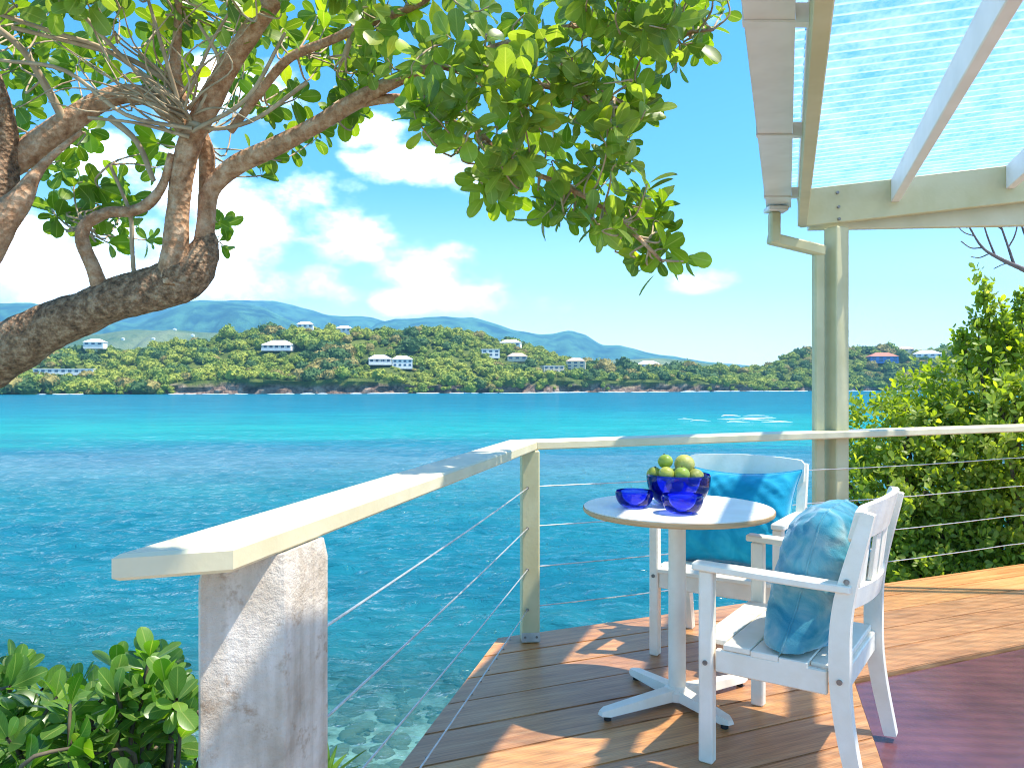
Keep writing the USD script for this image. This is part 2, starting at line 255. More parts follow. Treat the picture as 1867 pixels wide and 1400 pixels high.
def water():
    n = {'geo': ('geometry', {}), 'sep': ('separate_xyz', {}), 'lg': ('math', {'math_type': 'logarithm', 'value2': math.e}),
         'wm': ('mapping', {'scale': (.011, .03, 1)}), 'wn': ('noise_texture', {'scale': 1.0, 'detail': 5}), 'wr': ('map_range', {'from_min': .3, 'from_max': .7, 'to_min': -.16, 'to_max': .16}), 'ad': ('math', {'math_type': 'add'}),
         'fr': ('map_range', {'from_min': 2.5, 'from_max': 6.5, 'to_min': 0, 'to_max': 1}),
         'dm': ('mapping', {'scale': (.09, .20, 1)}), 'dn': ('noise_texture', {'scale': 1.0, 'detail': 6, 'roughness': .65}), 'dr': ('rgb_ramp', {'ramp': [(.36, (.70, .80, .86)), (.62, (1.12, 1.06, 1.03))]}), 'mul': ('mix', {'mix_type': 'multiply', 'fac': .85}),
         'diff': ('diffuse_bsdf', {}), 'tr': ('transparent_bsdf', {'color': (.62, .89, .89)}), 'gl': ('glossy_bsdf', {'roughness': .06, 'color': (.9, .9, .9)}), 'fz': ('fresnel', {'IOR': 1.33}),
         'fzm': ('math', {'math_type': 'multiply', 'value2': .38}),
         'nf': ('map_range', {'range_type': 'smoothstep', 'from_min': 2.62, 'from_max': 3.20, 'to_min': .30, 'to_max': 1.0}),
         'm1': ('mix_closure', {}), 'm2': ('mix_closure', {}),
         'b1m': ('mapping', {'scale': (.9, 1.9, 1)}), 'b1': ('noise_texture', {'scale': 1.0, 'detail': 4, 'roughness': .6, 'distortion': .6}), 'b2m': ('mapping', {'scale': (.16, .42, 1)}), 'b2': ('noise_texture', {'scale': 1.0, 'detail': 3}),
         'b3': ('math', {'math_type': 'multiply', 'value2': 2.0}), 'bs': ('math', {'math_type': 'add'}), 'bp': ('bump', {'distance': .32, 'strength': 1.0})}
    def q(d): return (math.log(d) - 2.5) / 4.0
    ramp = [(q(13.5), (0.036, 0.184, 0.187)), (q(17), (0.017, 0.145, 0.170)), (q(24), (0.009, 0.122, 0.165)), (q(34), (0.009, 0.135, 0.183)), (q(43), (0.019, 0.160, 0.197)), (q(56), (0.054, 0.178, 0.223)), (q(70), (0.059, 0.174, 0.228)), (q(82), (0.015, 0.150, 0.209)),
            (q(92), (0.015, 0.227, 0.246)), (q(115), (0.013, 0.257, 0.263)), (q(150), (0.012, 0.227, 0.259)), (q(200), (0.010, 0.178, 0.241)), (q(290), (0.010, 0.145, 0.209)), (q(520), (0.009, 0.135, 0.197))]
    n['rp'] = ('rgb_ramp', {'ramp': ramp})
    l = [('geo.position', 'sep.vector'), ('sep.y', 'lg.value1'), ('geo.position', 'wm.vector'), ('wm.vector', 'wn.vector'), ('wn.fac', 'wr.value'), ('lg.value', 'ad.value1'), ('wr.result', 'ad.value2'), ('ad.value', 'fr.value'), ('fr.result', 'rp.fac'),
         ('geo.position', 'dm.vector'), ('dm.vector', 'dn.vector'), ('dn.fac', 'dr.fac'), ('rp.color', 'mul.color1'), ('dr.color', 'mul.color2'), ('mul.color', 'diff.color'),
         ('lg.value', 'nf.value'), ('nf.result', 'm1.fac'), ('tr.BSDF', 'm1.closure1'), ('diff.BSDF', 'm1.closure2'), ('m1.closure', 'm2.closure1'), ('gl.BSDF', 'm2.closure2'), ('fz.fac', 'fzm.value1'), ('fzm.value', 'm2.fac'),
         ('geo.position', 'b1m.vector'), ('b1m.vector', 'b1.vector'), ('geo.position', 'b2m.vector'), ('b2m.vector', 'b2.vector'), ('b2.fac', 'b3.value1'), ('b3.value', 'bs.value1'), ('b1.fac', 'bs.value2'), ('bs.value', 'bp.height'),
         ('bp.normal', 'gl.normal'), ('bp.normal', 'fz.normal'), ('bp.normal', 'diff.normal')]
    return mat('sea_water', n, l, surface='m2.closure')
rs = np.concatenate([[0.5, 4.0], np.geomspace(7, 130, 640), np.geomspace(135, 9000, 60)])
az = np.concatenate([np.linspace(-math.pi, -.86, 20)[:-1], np.linspace(-.86, .86, 430), np.linspace(.86, math.pi, 20)[1:]])
RR, AZ = np.meshgrid(rs, az, indexing='ij'); wx, wy = RR * np.sin(AZ), RR * np.cos(AZ); wz = np.zeros_like(wx)
rw = np.random.default_rng(31)
for lam, amp in ((5.2, .050), (3.4, .040), (2.3, .034), (1.6, .026), (1.15, .020), (.8, .014), (.58, .009)):
    for _ in range(5):
        th_ = -math.pi / 2 + rw.normal() * .55; kx, ky = math.cos(th_) * 2 * math.pi / lam, math.sin(th_) * 2 * math.pi / lam; ph = rw.uniform(0, 6.28)
        lm = lam * rw.uniform(.85, 1.18); kx *= lam / lm; ky *= lam / lm
        env = .35 + 1.3 * meshkit.noise(np.stack([wx / (lam * 4.5), wy / (lam * 3.0), wx * 0 + ph], -1))
        q = np.sin(wx * kx + wy * ky + ph + 1.2 * meshkit.noise(np.stack([wx / lam / 2.2, wy / lam / 2.2, wx * 0 + ph * 3], -1)))
        wz += amp * env * (q + .25 * q * q - .12) / 2.0 * np.clip((RR * .0042 < lam * .45) * 1.0, 0, 1)
wz *= np.clip((140 - RR) / 80, 0, 1) * np.clip((RR - 6) / 5, .0, 1)
obj('sea', grid_mesh(wx, wy, wz + SEA), water(), kind='structure', smooth=True)
HS = H - SEA
def dist_of(py): return F * HS / (py - CY)

# headland across the bay: shore line, ridge line (photo heights turned into metres at the ridge's distance)
SX = np.array([-900, -300, 0, 300, 600, 900, 1200, 1500, 1900, 2500]); SP = np.array([722, 721, 719.5, 718.8, 718, 716.8, 714.6, 712.6, 712, 712])
RX = np.array([-900, -300, -60, 60, 190, 300, 400, 480, 560, 640, 720, 800, 860, 920, 980, 1060, 1120, 1190, 1290, 1395, 1440, 1490, 1560, 1660, 1800, 2000, 2500])
RP = np.array([640, 632, 652, 648, 646, 628, 614, 601, 597, 604, 600, 598, 606, 618, 638, 664, 668, 664, 673, 670, 645, 636, 636, 639, 636, 630, 640])
cols = np.linspace(-900, 2500, 420); rows = np.linspace(0, 1, 46)
ds = np.array([dist_of(p) for p in np.interp(cols, SX, SP)]); depth = 170 + 40 * np.sin(cols / 130.0)
ridge = np.interp(cols, RX, RP)
def head_h(ci, t):
    """height above the sea at column index array ci (pixel), t 0 shore .. 1 ridge .. 1.6 behind"""
    d0 = np.interp(ci, cols, ds); dp = np.interp(ci, cols, depth); dr = d0 + dp
    hr = (CY - np.interp(ci, RX, RP)) / F * dr + HS - 4.5                          # the wood on the ridge adds the rest
    cl = 3.0 + 5.0 * np.clip(np.interp(ci, [260, 340, 700, 760, 900, 930, 1100, 1120, 1270, 1320], [0, 1, 1, 0, 0, 1.2, 1.2, .8, .8, 0]), 0, 2) + 3.5 * meshkit.noise(np.stack([ci / 90.0, ci * 0, ci * 0], -1))       # the shore cliff
    up = np.where(t < .03, t / .03 * cl, cl + (hr - cl) * (np.sin((np.clip((t - .03) / .97, 0, 1) - .5) * np.pi) * .5 + .5) ** .85)
    return np.where(t > 1, hr - (t - 1) * hr * 1.2, up)
tt = np.concatenate([[-.02, 0, .008, .016, .024, .03, .05], np.linspace(.08, 1.0, 34), [1.15, 1.35, 1.6]])
CI, TT = np.meshgrid(cols, tt, indexing='ij')
DD = np.interp(CI, cols, ds) + TT * np.interp(CI, cols, depth)
ZZ = head_h(CI, TT); XX = (CI - CX) / F * DD
nn = meshkit.fbm(np.stack([XX / 22, DD / 22, XX * 0], -1), 4) - .5
ZZ = ZZ + nn * np.where(TT < .05, 3.0, 9.0) * np.clip(TT * 12, .4, 1); ZZ = np.where(TT <= 0, -1.5, np.maximum(ZZ, .2))
rock = np.clip((.055 - TT) * 40, 0, 1) * (meshkit.noise(np.stack([XX / 7, DD / 5, ZZ / 3], -1)) - .5)
over_ = np.clip(1 - np.abs(TT - .03) / .018, 0, 1) * meshkit.noise(np.stack([XX / 9, XX * 0, ZZ * 0 + 4], -1)); base_ = np.clip((.018 - TT) / .006, 0, 1) * (TT > 0)
DD2 = DD + rock * 9 - over_ * 6.5 + base_ * 4.0 * meshkit.noise(np.stack([XX / 6, XX * 0, XX * 0 + 2], -1))
def hill_mat():
    n = {'geo': ('geometry', {}), 'sep': ('separate_xyz', {}), 'n': ('noise_texture', {'scale': .06, 'detail': 6}), 'g': ('rgb_ramp', {'ramp': [(.35, (.06, .09, .02)), (.65, (.12, .15, .035))]}),
         'rn': ('noise_texture', {'scale': .16, 'detail': 7, 'roughness': .7}), 'rk': ('rgb_ramp', {'ramp': [(.38, (.05, .038, .034)), (.5, (.20, .135, .10)), (.66, (.38, .29, .22))]}), 'zn': ('math', {'math_type': 'multiply_add', 'value2': 9.0}),
         'f': ('map_range', {'from_min': SEA + 8.5, 'from_max': SEA + 12.0}), 'mx': ('mix', {}), 'b': ('bump', {'distance': 2.2}), 'p': ('principled_bsdf', {'roughness': .95, 'specular_ior_level': .1})}
    return mat('headland_ground', n, [('geo.position', 'n.vector'), ('n.fac', 'g.fac'), ('geo.position', 'rn.vector'), ('rn.fac', 'rk.fac'), ('geo.position', 'sep.vector'), ('n.fac', 'zn.value1'), ('sep.z', 'zn.value3'), ('zn.value', 'f.value'),
                ('f.result', 'mx.fac'), ('rk.color', 'mx.color1'), ('g.color', 'mx.color2'), ('mx.color', 'p.base_color'), ('rn.fac', 'b.height'), ('b.normal', 'p.normal')])
obj('headland', grid_mesh((CI - CX) / F * DD2, DD2, ZZ + SEA), hill_mat(), kind='structure')
from scipy.interpolate import RegularGridInterpolator
HZ = RegularGridInterpolator((cols, tt), ZZ + SEA, bounds_error=False, fill_value=None)
def on_head(ci, t):
    d = np.interp(ci, cols, ds) + t * np.interp(ci, cols, depth)
    return np.stack([(ci - CX) / F * d, d, HZ(np.stack([ci, t], -1))], -1)

# wood on the headland: crowns of leaf clumps
def crown_proto(seed, w, h, n=130):
    r = np.random.default_rng(seed); V, Fc = [], []
    core = trimesh.creation.icosphere(2); cv = core.vertices
    bump = 1 + .5 * (meshkit.fbm(cv * 1.6 + seed * 7.7, 3) - .5) * 2
    base = cv * bump[:, None] * .84 * np.array([w / 2, w / 2, h / 2]) + [0, 0, h * .5]
    parts = [trimesh.Trimesh(base, core.faces, process=False)]
    for k in range(n):
        d = r.normal(size=3); d[2] = abs(d[2]) * .9 - .25; d /= np.linalg.norm(d)
        b = 1 + .5 * (meshkit.fbm((d * 1.6 + seed * 7.7)[None], 3)[0] - .5) * 2
        c = d * b * np.array([w / 2, w / 2, h / 2]) * r.uniform(.84, 1.03) + [0, 0, h * .5]
        s = r.uniform(.35, .8) * w / 7; u = r.normal(size=3); u /= np.linalg.norm(u); q = np.cross(u, d + .5 * r.normal(size=3)); q /= np.linalg.norm(q) + 1e-9
        parts.append(trimesh.Trimesh([c - u * s, c + q * s * .8, c + u * s, c - q * s * .8 + d * s * .4], [[0, 1, 2], [0, 2, 3]], process=False))
    return trimesh.util.concatenate(parts)
def woodmat(name, a, b, c):
    n = {'geo': ('geometry', {}), 'r': ('rgb_ramp', {'ramp': [(0, a), (.5, b), (1, c)]}), 'p': ('principled_bsdf', {'roughness': .8, 'specular_ior_level': .2}), 't': ('translucent_bsdf', {}), 'm': ('mix_closure', {'fac': .2})}
    return mat(name, n, [('geo.random_per_island', 'r.fac'), ('r.color', 'p.base_color'), ('r.color', 't.color'), ('p.BSDF', 'm.closure1'), ('t.BSDF', 'm.closure2')], surface='m.closure')
WM = [woodmat('wood_light', (.33, .37, .06), (.45, .46, .085), (.54, .52, .12)), woodmat('wood_mid', (.23, .30, .05), (.33, .39, .065), (.42, .45, .085)),
      woodmat('wood_dark', (.08, .15, .045), (.125, .21, .055), (.19, .27, .065)), woodmat('wood_olive', (.32, .27, .085), (.42, .36, .11), (.50, .44, .15))]
def instancer(name, protos, idx, pos, scl, yaw, label, cat):
    pi = UsdGeom.PointInstancer.Define(stage, '/World/' + name)
    rel = pi.CreatePrototypesRel()
    for i, (mesh, m) in enumerate(protos):
        g = usdkit.mesh(stage, f'/World/{name}/crown_{i:03d}' if i else f'/World/{name}/crown', mesh, m, False)
        rel.AddTarget(g.GetPath())
    pi.CreateProtoIndicesAttr(Vt.IntArray.FromNumpy(np.asarray(idx, np.int32))); pi.CreatePositionsAttr(Vt.Vec3fArray.FromNumpy(np.asarray(pos, np.float32)))
    pi.CreateScalesAttr(Vt.Vec3fArray.FromNumpy(np.asarray(scl, np.float32)))
    pi.CreateOrientationsAttr(Vt.QuathArray([Gf.Quath(math.cos(a / 2), 0, 0, math.sin(a / 2)) for a in yaw]))
    tag(pi, label, cat, kind='stuff')
HOUSES = [  # photo x, y of the base middle, ridge share, width px, wall px, kind
]
protos = [(crown_proto(s, 8, 6.5), WM[m]) for s, m in ((1, 0), (2, 0), (3, 1), (4, 1), (5, 2), (6, 2), (7, 3), (8, 1))]
NT = 9500
ci = rng.uniform(-880, 2480, NT); t = np.where(rng.random(NT) < .12, rng.uniform(.004, .05, NT), rng.uniform(.03, 1.03, NT) ** .9)
bare = ((ci > 330) & (ci < 725) | (ci > 1110) & (ci < 1285)) & (t < .05); t = np.where(bare, t + .038, t)
pos = on_head(ci, t)
zone = meshkit.fbm(pos / np.array([38, 38, 1e9]) + 3.3, 3)
kind = np.where(zone > .58, 2, np.where(zone > .47, 1, 0)); rr = rng.random(NT)
idx = np.array([[0, 1, 0, 3][int(r * 4)] if k == 0 else ([2, 3, 7, 4][int(r * 4)] if k == 1 else [4, 5, 2, 6][int(r * 4)]) for k, r in zip(kind, rr)])
idx = np.where(rng.random(NT) < .045, 6, idx)
sc_ = (.42 + 1.35 * rng.random(NT) ** 2.2) * (.8 + .4 * (kind == 2)); scl = np.stack([sc_, sc_, sc_ * rng.uniform(.75, 1.15, NT)], -1)
pos[:, 2] -= .8 * sc_
WOOD = (idx, pos, scl, ci, t)

# mountains fading to blue
MT = [(4800, 1100, [(-1500, 600), (-600, 560), (-100, 548), (0, 551), (60, 553), (150, 580), (250, 590), (330, 556), (350, 548), (430, 552), (480, 560), (560, 600), (660, 640), (900, 660), (1500, 690), (2600, 690)], 'mountain'),
      (6600, 1400, [(-1500, 560), (-300, 570), (100, 585), (200, 578), (300, 552), (370, 546), (410, 548), (440, 546), (500, 548), (550, 562), (600, 573), (680, 580), (760, 600), (900, 640), (1200, 690), (2600, 692)], 'mountain'),
      (5600, 1200, [(-1500, 690), (500, 690), (640, 625), (690, 588), (720, 581), (760, 580), (810, 577), (860, 579), (905, 592), (940, 604), (985, 611), (1010, 610), (1040, 603), (1070, 610), (1095, 626), (1130, 628), (1180, 641), (1250, 653), (1320, 662), (1400, 668), (1700, 680), (2600, 685)], 'mountain'),
      (2500, 600, [(-1500, 660), (-100, 640), (100, 615), (250, 600), (400, 606), (560, 640), (800, 660), (1100, 655), (1200, 652), (1250, 656), (1330, 667), (1400, 672), (1560, 655), (1700, 645), (2000, 640), (2600, 640)], 'foothills')]
def mountain_mat(name, a, b):
    n = {'geo': ('geometry', {}), 'n': ('noise_texture', {'scale': .006, 'detail': 9, 'roughness': .65}), 'r': ('rgb_ramp', {'ramp': [(.40, a), (.60, b)]}), 'b': ('bump', {'distance': 30.0}), 'p': ('principled_bsdf', {'roughness': .95, 'specular_ior_level': .1})}
    return mat(name, n, [('geo.position', 'n.vector'), ('n.fac', 'r.fac'), ('r.color', 'p.base_color'), ('n.fac', 'b.height'), ('b.normal', 'p.normal')])
MM = mountain_mat('mountain_forest', (.006, .04, .05), (.06, .17, .10)); MF = mountain_mat('foothill_cover', (.06, .11, .04), (.17, .20, .09))
FOOT = None
for d0, run, prof, nm in MT:
    pxs = np.linspace(-1500, 2600, 520); pr = np.interp(pxs, [p[0] for p in prof], [p[1] for p in prof]); tr = np.linspace(-.0, 1.5, 46)
    pr = pr + 6.0 * (meshkit.fbm(np.stack([pxs / 60, pxs * 0 + d0, pxs * 0], -1), 3) - .5)
    A, Tt = np.meshgrid(pxs, tr, indexing='ij'); D = d0 - run * (1 - Tt)
    hr = np.maximum((CY - pr) / F * d0 + HS, 3.0)[:, None]
    sh = np.where(Tt <= 1, np.sin((np.clip(Tt, 0, 1) - .5) * np.pi) * .5 + .5, 1 - (Tt - 1) * .9)
    spur = meshkit.fbm(np.stack([(A - CX) / F * D / (d0 * .032), D / (d0 * .10), A * 0 + d0], -1), 4) - .5
    Z = hr * sh * (1 + spur * 1.15 * np.clip((1 - Tt) * 1.3, 0, 1)) - 2.0
    Z = np.minimum(Z, (hr * (.62 + .38 * np.clip(Tt, 0, 1) ** 1.5) if nm == 'mountain' else 1e9))
    obj(nm, grid_mesh((A - CX) / F * D, D, Z + SEA), MF if nm == 'foothills' else MM, kind='structure', smooth=True)
    if nm == 'foothills': FOOT = RegularGridInterpolator((pxs, tr), Z + SEA); FD = (d0, run)

# air
hz = trimesh.creation.box((15600, 15600, 1010)); hz.apply_translation((0, 0, SEA - 3.5 + 505))
HAZE = mat('haze_air', {'v': ('principled_volume', {'color': (.26, .70, 1.0), 'density': 0.000135, 'anisotropy': 0.2})}, [], surface=None, volume='v.volume')
obj('haze', hz, HAZE, kind='stuff', label='thin blue air over the bay', cat='haze')

# ------------------------------------------------------------------ houses across the bay
HW = {'white': noisy('house_white', (.72, .71, .68), (.82, .81, .78), .6, .7), 'cream': noisy('house_cream', (.62, .52, .38), (.72, .63, .48), .6, .7), 'blue': noisy('house_blue', (.06, .16, .42), (.10, .22, .50), .6, .7),
      'pale': noisy('house_roof_pale', (.66, .65, .66), (.78, .77, .78), .5, .6), 'red': noisy('house_roof_red', (.40, .13, .08), (.50, .18, .11), .5, .7), 'tan': noisy('house_roof_tan', (.50, .36, .26), (.60, .45, .33), .5, .7), 'grey': noisy('house_roof_grey', (.42, .42, .45), (.54, .54, .57), .5, .6)}
M['hglass'] = noisy('house_window', (.03, .06, .13), (.06, .11, .20), 1.5, .15)
def hip(w, d, h, over=.5, ridge=.45):
    a, b = w / 2 + over, d / 2 + over
    return hull([(x, y, z) for x in (-a, a) for y in (-b, b) for z in (0, .12)] + [(-a * ridge, 0, h), (a * ridge, 0, h)])
CLEAR = []
def house(name, px, py, wpx, storeys, wall, roofc, t, label, roof='hip', nwin=5, verandah=False, yaw=0.0, dep=.6):
    """a house on the headland standing where the photo shows it; t tells how far up the slope it is"""
    if t <= 1.2:
        tq = np.linspace(.05, 1.05, 200); g_ = on_head(np.full(200, float(px)), tq); seen = CY - (g_[:, 2] - H) / g_[:, 1] * F
        t = float(tq[np.argmin(np.abs(seen - py - 1.5) + .8 * np.abs(tq - t))])
        d = float(np.interp(px, cols, ds) + t * np.interp(px, cols, depth)); zg = float(HZ((px, t)))
    else:
        d = t; zg = None
    w = wpx / F * d; hgt = 2.9 * storeys; zb = H - (py - CY) / F * d                # base height seen in the photo
    CLEAR.append((px, py, wpx, d))
    e = thing(name, label, 'house', ((px - CX) / F * d, d, zb), yaw + ((px * 37) % 31) - 15)
    D = w * dep
    lowest = max(-3.0, min(-1.5, zg - zb - 1.0)) if zg is not None else -3.0
    obj('wall', bx(w, D, hgt - lowest, (0, 0, (hgt + lowest) / 2), .02), HW[wall], e)
    if roof == 'hip':
        r = hip(w, D, w * .13 + .8); r.apply_translation((0, 0, hgt + .003)); obj('roof', r, HW[roofc], e)
    elif roof == 'flat':
        obj('roof', bx(w + .6, D + .6, .35, (0, 0, hgt + .178), .03), HW[roofc], e)
    else:
        r = hull([(sx * (w / 2 + .4), sy * (D / 2 + .4), z) for sx in (-1, 1) for sy in (-1, 1) for z in (0, .15)] + [(sx * (w / 2 + .4), 0, w * .12 + .9) for sx in (-1, 1)]); r.apply_translation((0, 0, hgt + .003)); obj('roof', r, HW[roofc], e)
    for s in range(storeys):
        for k in range(nwin):
            x = (k + .5) / nwin * w - w / 2; ww = w / nwin * .52
            obj('window', bx(ww, .10, 1.5 if not verandah else 1.9, (x, -D / 2 - .03, 2.9 * s + 1.45), .01), M['hglass'], e)
    if verandah:
        obj('verandah_roof', hull([(sx * (w / 2 + .2), y, z) for sx in (-1, 1) for y, z in ((-D / 2 - .01, hgt - .25), (-D / 2 - 2.2, hgt - .75), (-D / 2 - .01, hgt - .12), (-D / 2 - 2.2, hgt - .6))]), HW[roofc], e)
        obj('verandah_floor', bx(w + .4, 2.2, .4 - lowest, (0, -D / 2 - 1.103, lowest / 2 - .2 + .2), .02), HW[wall], e)
        for k in range(6): obj('verandah_post', bx(.16, .16, hgt - .7, (-w / 2 + .15 + k * (w - .3) / 5, -D / 2 - 2.05, hgt / 2 - .15), .01), HW['white'], e)
    return e
house('villa', 509, 636, 52, 1, 'white', 'pale', .62, 'white hip-roofed villa alone on the left slope of the headland', verandah=True, nwin=5)
house('villa', 692, 661, 40, 1, 'white', 'grey', .42, 'grey-roofed villa in mid headland, left one of the adjoining pair', verandah=True, nwin=4)
house('villa', 733, 669, 36, 2, 'white', 'pale', .36, 'tall white villa with dark upper verandah, right one of the adjoining pair', nwin=4)
house('villa', 893, 650, 33, 2, 'white', 'pale', .55, 'white two-storey block with flat roof on the wooded slope', roof='flat', nwin=3)
house('villa', 931, 631, 38, 1, 'white', 'pale', .93, 'white low roof just below the ridge above the two-storey block', nwin=4)
house('villa', 943, 656, 36, 1, 'cream', 'tan', .6, 'small tan-roofed cottage half hidden in trees right of the white block', nwin=3)
house('villa', 1007, 680, 38, 2, 'cream', 'pale', .22, 'cream house near the water with a row of dark windows', roof='flat', nwin=4)
house('villa', 1050, 676, 34, 3, 'cream', 'tan', .30, 'tallest cream house with tan roof, beside the cream house by the water', nwin=3)
house('villa', 1182, 670, 42, 1, 'white', 'pale', .5, 'wide white villa roof on the low right end of the headland', nwin=4)
house('villa', 557, 598, 28, 1, 'white', 'pale', .99, 'white villa on the very crest of the headland', nwin=3)
house('villa', 628, 605, 26, 1, 'white', 'pale', .98, 'small white roof on the crest right of the highest villa', nwin=3)
house('long_house', 118, 680, 100, 1, 'white', 'pale', .30, 'long low white building with dark windows below the big tree trunk', roof='flat', nwin=9, dep=.16)
house('villa', 174, 630, 34, 1, 'white', 'pale', .92, 'white pavilion house seen just under the tree trunk', nwin=3)
house('villa', 1608, 660, 48, 2, 'blue', 'red', .5, 'blue house with red roof above the hedge at right', nwin=4)
house('villa', 1690, 650, 44, 1, 'white', 'pale', .8, 'pale house behind the hedge, right of the blue house', nwin=4)
house('villa', 1650, 641, 26, 1, 'cream', 'tan', .95, 'tan-roofed house on the right ridge between the blue and pale houses', nwin=3)
fidx, fpos, fscl, fci, ft = WOOD                                          # no crown grows in or right before a house
keep = np.ones(len(fidx), bool)
ppx = CX + fpos[:, 0] / fpos[:, 1] * F; ppt = CY - (fpos[:, 2] + 6.5 * fscl[:, 2] - H) / fpos[:, 1] * F
for px, py, w, d in CLEAR:
    inx = np.abs(ppx - px) < w * .5 + 5 * fscl[:, 0]
    keep &= ~(inx & (fpos[:, 1] < d + 4) & (ppt < py - 7) & (fpos[:, 1] > d - 90)) & ~(inx & (np.abs(fpos[:, 1] - d) < w / F * d * .5 + 2))
instancer('woodland', protos, fidx[keep], fpos[keep], fscl[keep], rng.uniform(0, 6.28, keep.sum()), 'dense green wood covering the headland across the bay', 'woodland')
# far cottages on the foothills behind, a few pixels each
cot = None
for k in range(26):
    px = rng.uniform(210, 560) if k < 20 else rng.uniform(1420, 1500); tq = rng.uniform(.35, .85)
    d = FD[0] - FD[1] * (1 - tq); z = float(FOOT((px, tq)))
    p = ((px - CX) / F * d, d, z)
    if cot is None:
        cot = thing('cottage', 'tiny white cottage on the hazy foothills under the mountains', 'cottage', p, 10, 'cottages on the hazy foothills')
        obj('wall', bx(9, 6, 6, (0, 0, 1.0), .02), HW['white'], cot); r = hip(9, 6, 2.2); r.apply_translation((0, 0, 4.003)); obj('roof', r, HW['pale'], cot)
    else: copy_of(cot, p, rng.uniform(-30, 30), 'tiny white cottage on the hazy foothills under the mountains')
# surf on the far reef and along the shore
M['foam'] = noisy('sea_foam', (.75, .78, .78), (.88, .9, .9), .5, .8)
fo = []
for k in range(14):
    py = rng.uniform(758, 770); px = rng.normal(1370, 55); d = dist_of(py); c = at(px, py, d); c[2] = SEA + .05
    fo.append(tube(spline([c + [-rng.uniform(1, 3.5), rng.uniform(-.4, .4), 0], c + [0, 0, rng.uniform(.02, .1)], c + [rng.uniform(1, 3.5), rng.uniform(-.4, .4), 0]], 4), np.array([.02, .1, .16, .22, .25, .22, .16, .1, .02]) * rng.uniform(.2, .75), 6, .5, k))
obj('reef_surf', fo, M['foam'], kind='stuff', label='white surf breaking on a reef left of the tall post', cat='surf')
fs = []
for a in range(-200, 1900, 30):
    if rng.random() < .62:
        c = np.linspace(a, a + rng.uniform(15, 45), 6); p = on_head(c, np.full(6, -.004)); p[:, 2] = SEA + .12; p[:, 1] -= 1.5 + rng.uniform(0, 2)
        fs.append(tube(p, rng.uniform(.2, .55) * np.array([.3, .8, 1, 1, .8, .3]), 5, .3, a))
obj('shore_surf', fs, M['foam'], kind='stuff', label='thin white line of surf along the far shore', cat='surf')

# ------------------------------------------------------------------ deck
corner = np.array([left_x(3.848) + 0, 3.848])
EDGE = 3.575
far_l = np.linalg.solve(np.array([[N2[0], N2[1]], [1, -.2307]]), np.array([EDGE, -.0772 - 3.848 * .2307]))
pt = lambda s, n_: tuple(T2 * s + N2 * n_)
Lb = (left_x(-2.5), -2.5)
right_far = pt(7.0, EDGE)
deck_poly = Polygon([tuple(far_l), right_far, pt(7.0, -3.5), (2.5, -4.2), Lb])
RED_N = EDGE - .2215 * 5 - .003
rc = np.array([1.46, 3.326]); rc = rc + N2 * (RED_N - rc @ N2)
red_poly = Polygon([tuple(rc), tuple(rc + T2 * 5.0), tuple(rc + T2 * 5.0 - N2 * 6), tuple(rc + np.array([-.297, -.955]) * 5.4)])
deck = thing('deck', 'weathered brown timber deck with angled corner above the sea', 'deck', kind='structure')
body = deck_poly.difference(red_poly)
for k in range(31):
    n1 = EDGE - .2215 * k; n0 = n1 - .2155
    s_ = Polygon([pt(-8, n0), pt(9, n0), pt(9, n1), pt(-8, n1)]).intersection(body)
    for g in getattr(s_, 'geoms', [s_]):
        if g.is_empty or g.area < .01: continue
        g = g.buffer(-.0025, join_style=2).buffer(.0025, join_style=1, quad_segs=2)
        dz = rng.uniform(-.0015, .0015)
        lo = extr(g, -.035, -.004 + dz); up = extr(g.buffer(-.003, join_style=2), -.004 + dz, dz)
        # rounded arris: bridge the two outlines by a hull-free ring
        obj('plank', [lo, up], WOODS[int(rng.integers(0, 4))], deck)
for nn_ in np.arange(-2.6, 1.7, .55):
    pass
jst = [beam((left_x(0) + .25 + .5 * i + .9, -2.2, -.115), (left_x(0) + .25 + .5 * i + 1.72, 3.0 + .14 * i, -.115), .045, .14) for i in range(8)]
obj('joist', jst[0], M['joist'], deck)
for j in jst[1:]: obj('joist', j, M['joist'], deck)
fa = [beam((*pt(far_l @ T2 + .02, EDGE - .02), -.09), (*pt(6.9, EDGE - .02), -.09), .035, .10)]
obj('edge_board', fa[0], M['cream_rail'], deck)
a0, a1 = np.array([*far_l, -.09]), np.array([*Lb, -.09]); off = np.array([.03, -.007, 0])
obj('edge_board', beam(a0 + off, a1 + off, .035, .10), WOODS[3], deck)
# screw heads along the left ends of the planks
scr = []
for k in range(9):
    for o in (.05, .165):
        nn_ = EDGE - .2215 * k - o; y = (nn_ + N2[0] * -(-.0772 - 3.848 * .2307) * 0)  # place on the line a bit inside the edge
        p = np.linalg.solve(np.array([[N2[0], N2[1]], [1, -.2307]]), np.array([nn_, -.0772 - 3.848 * .2307 + .07]))
        c = trimesh.creation.cylinder(.005, .004, sections=10); c.apply_translation((*p, .0005)); scr.append(c)
obj('screws', scr, M['bolt'], deck, kind='stuff')
fl = extr(red_poly.buffer(-.006, join_style=2), -.06, -.018)
obj('red_floor', fl, M['red_floor'], None, kind='structure', label='red painted floor sheet let into the deck at bottom right')

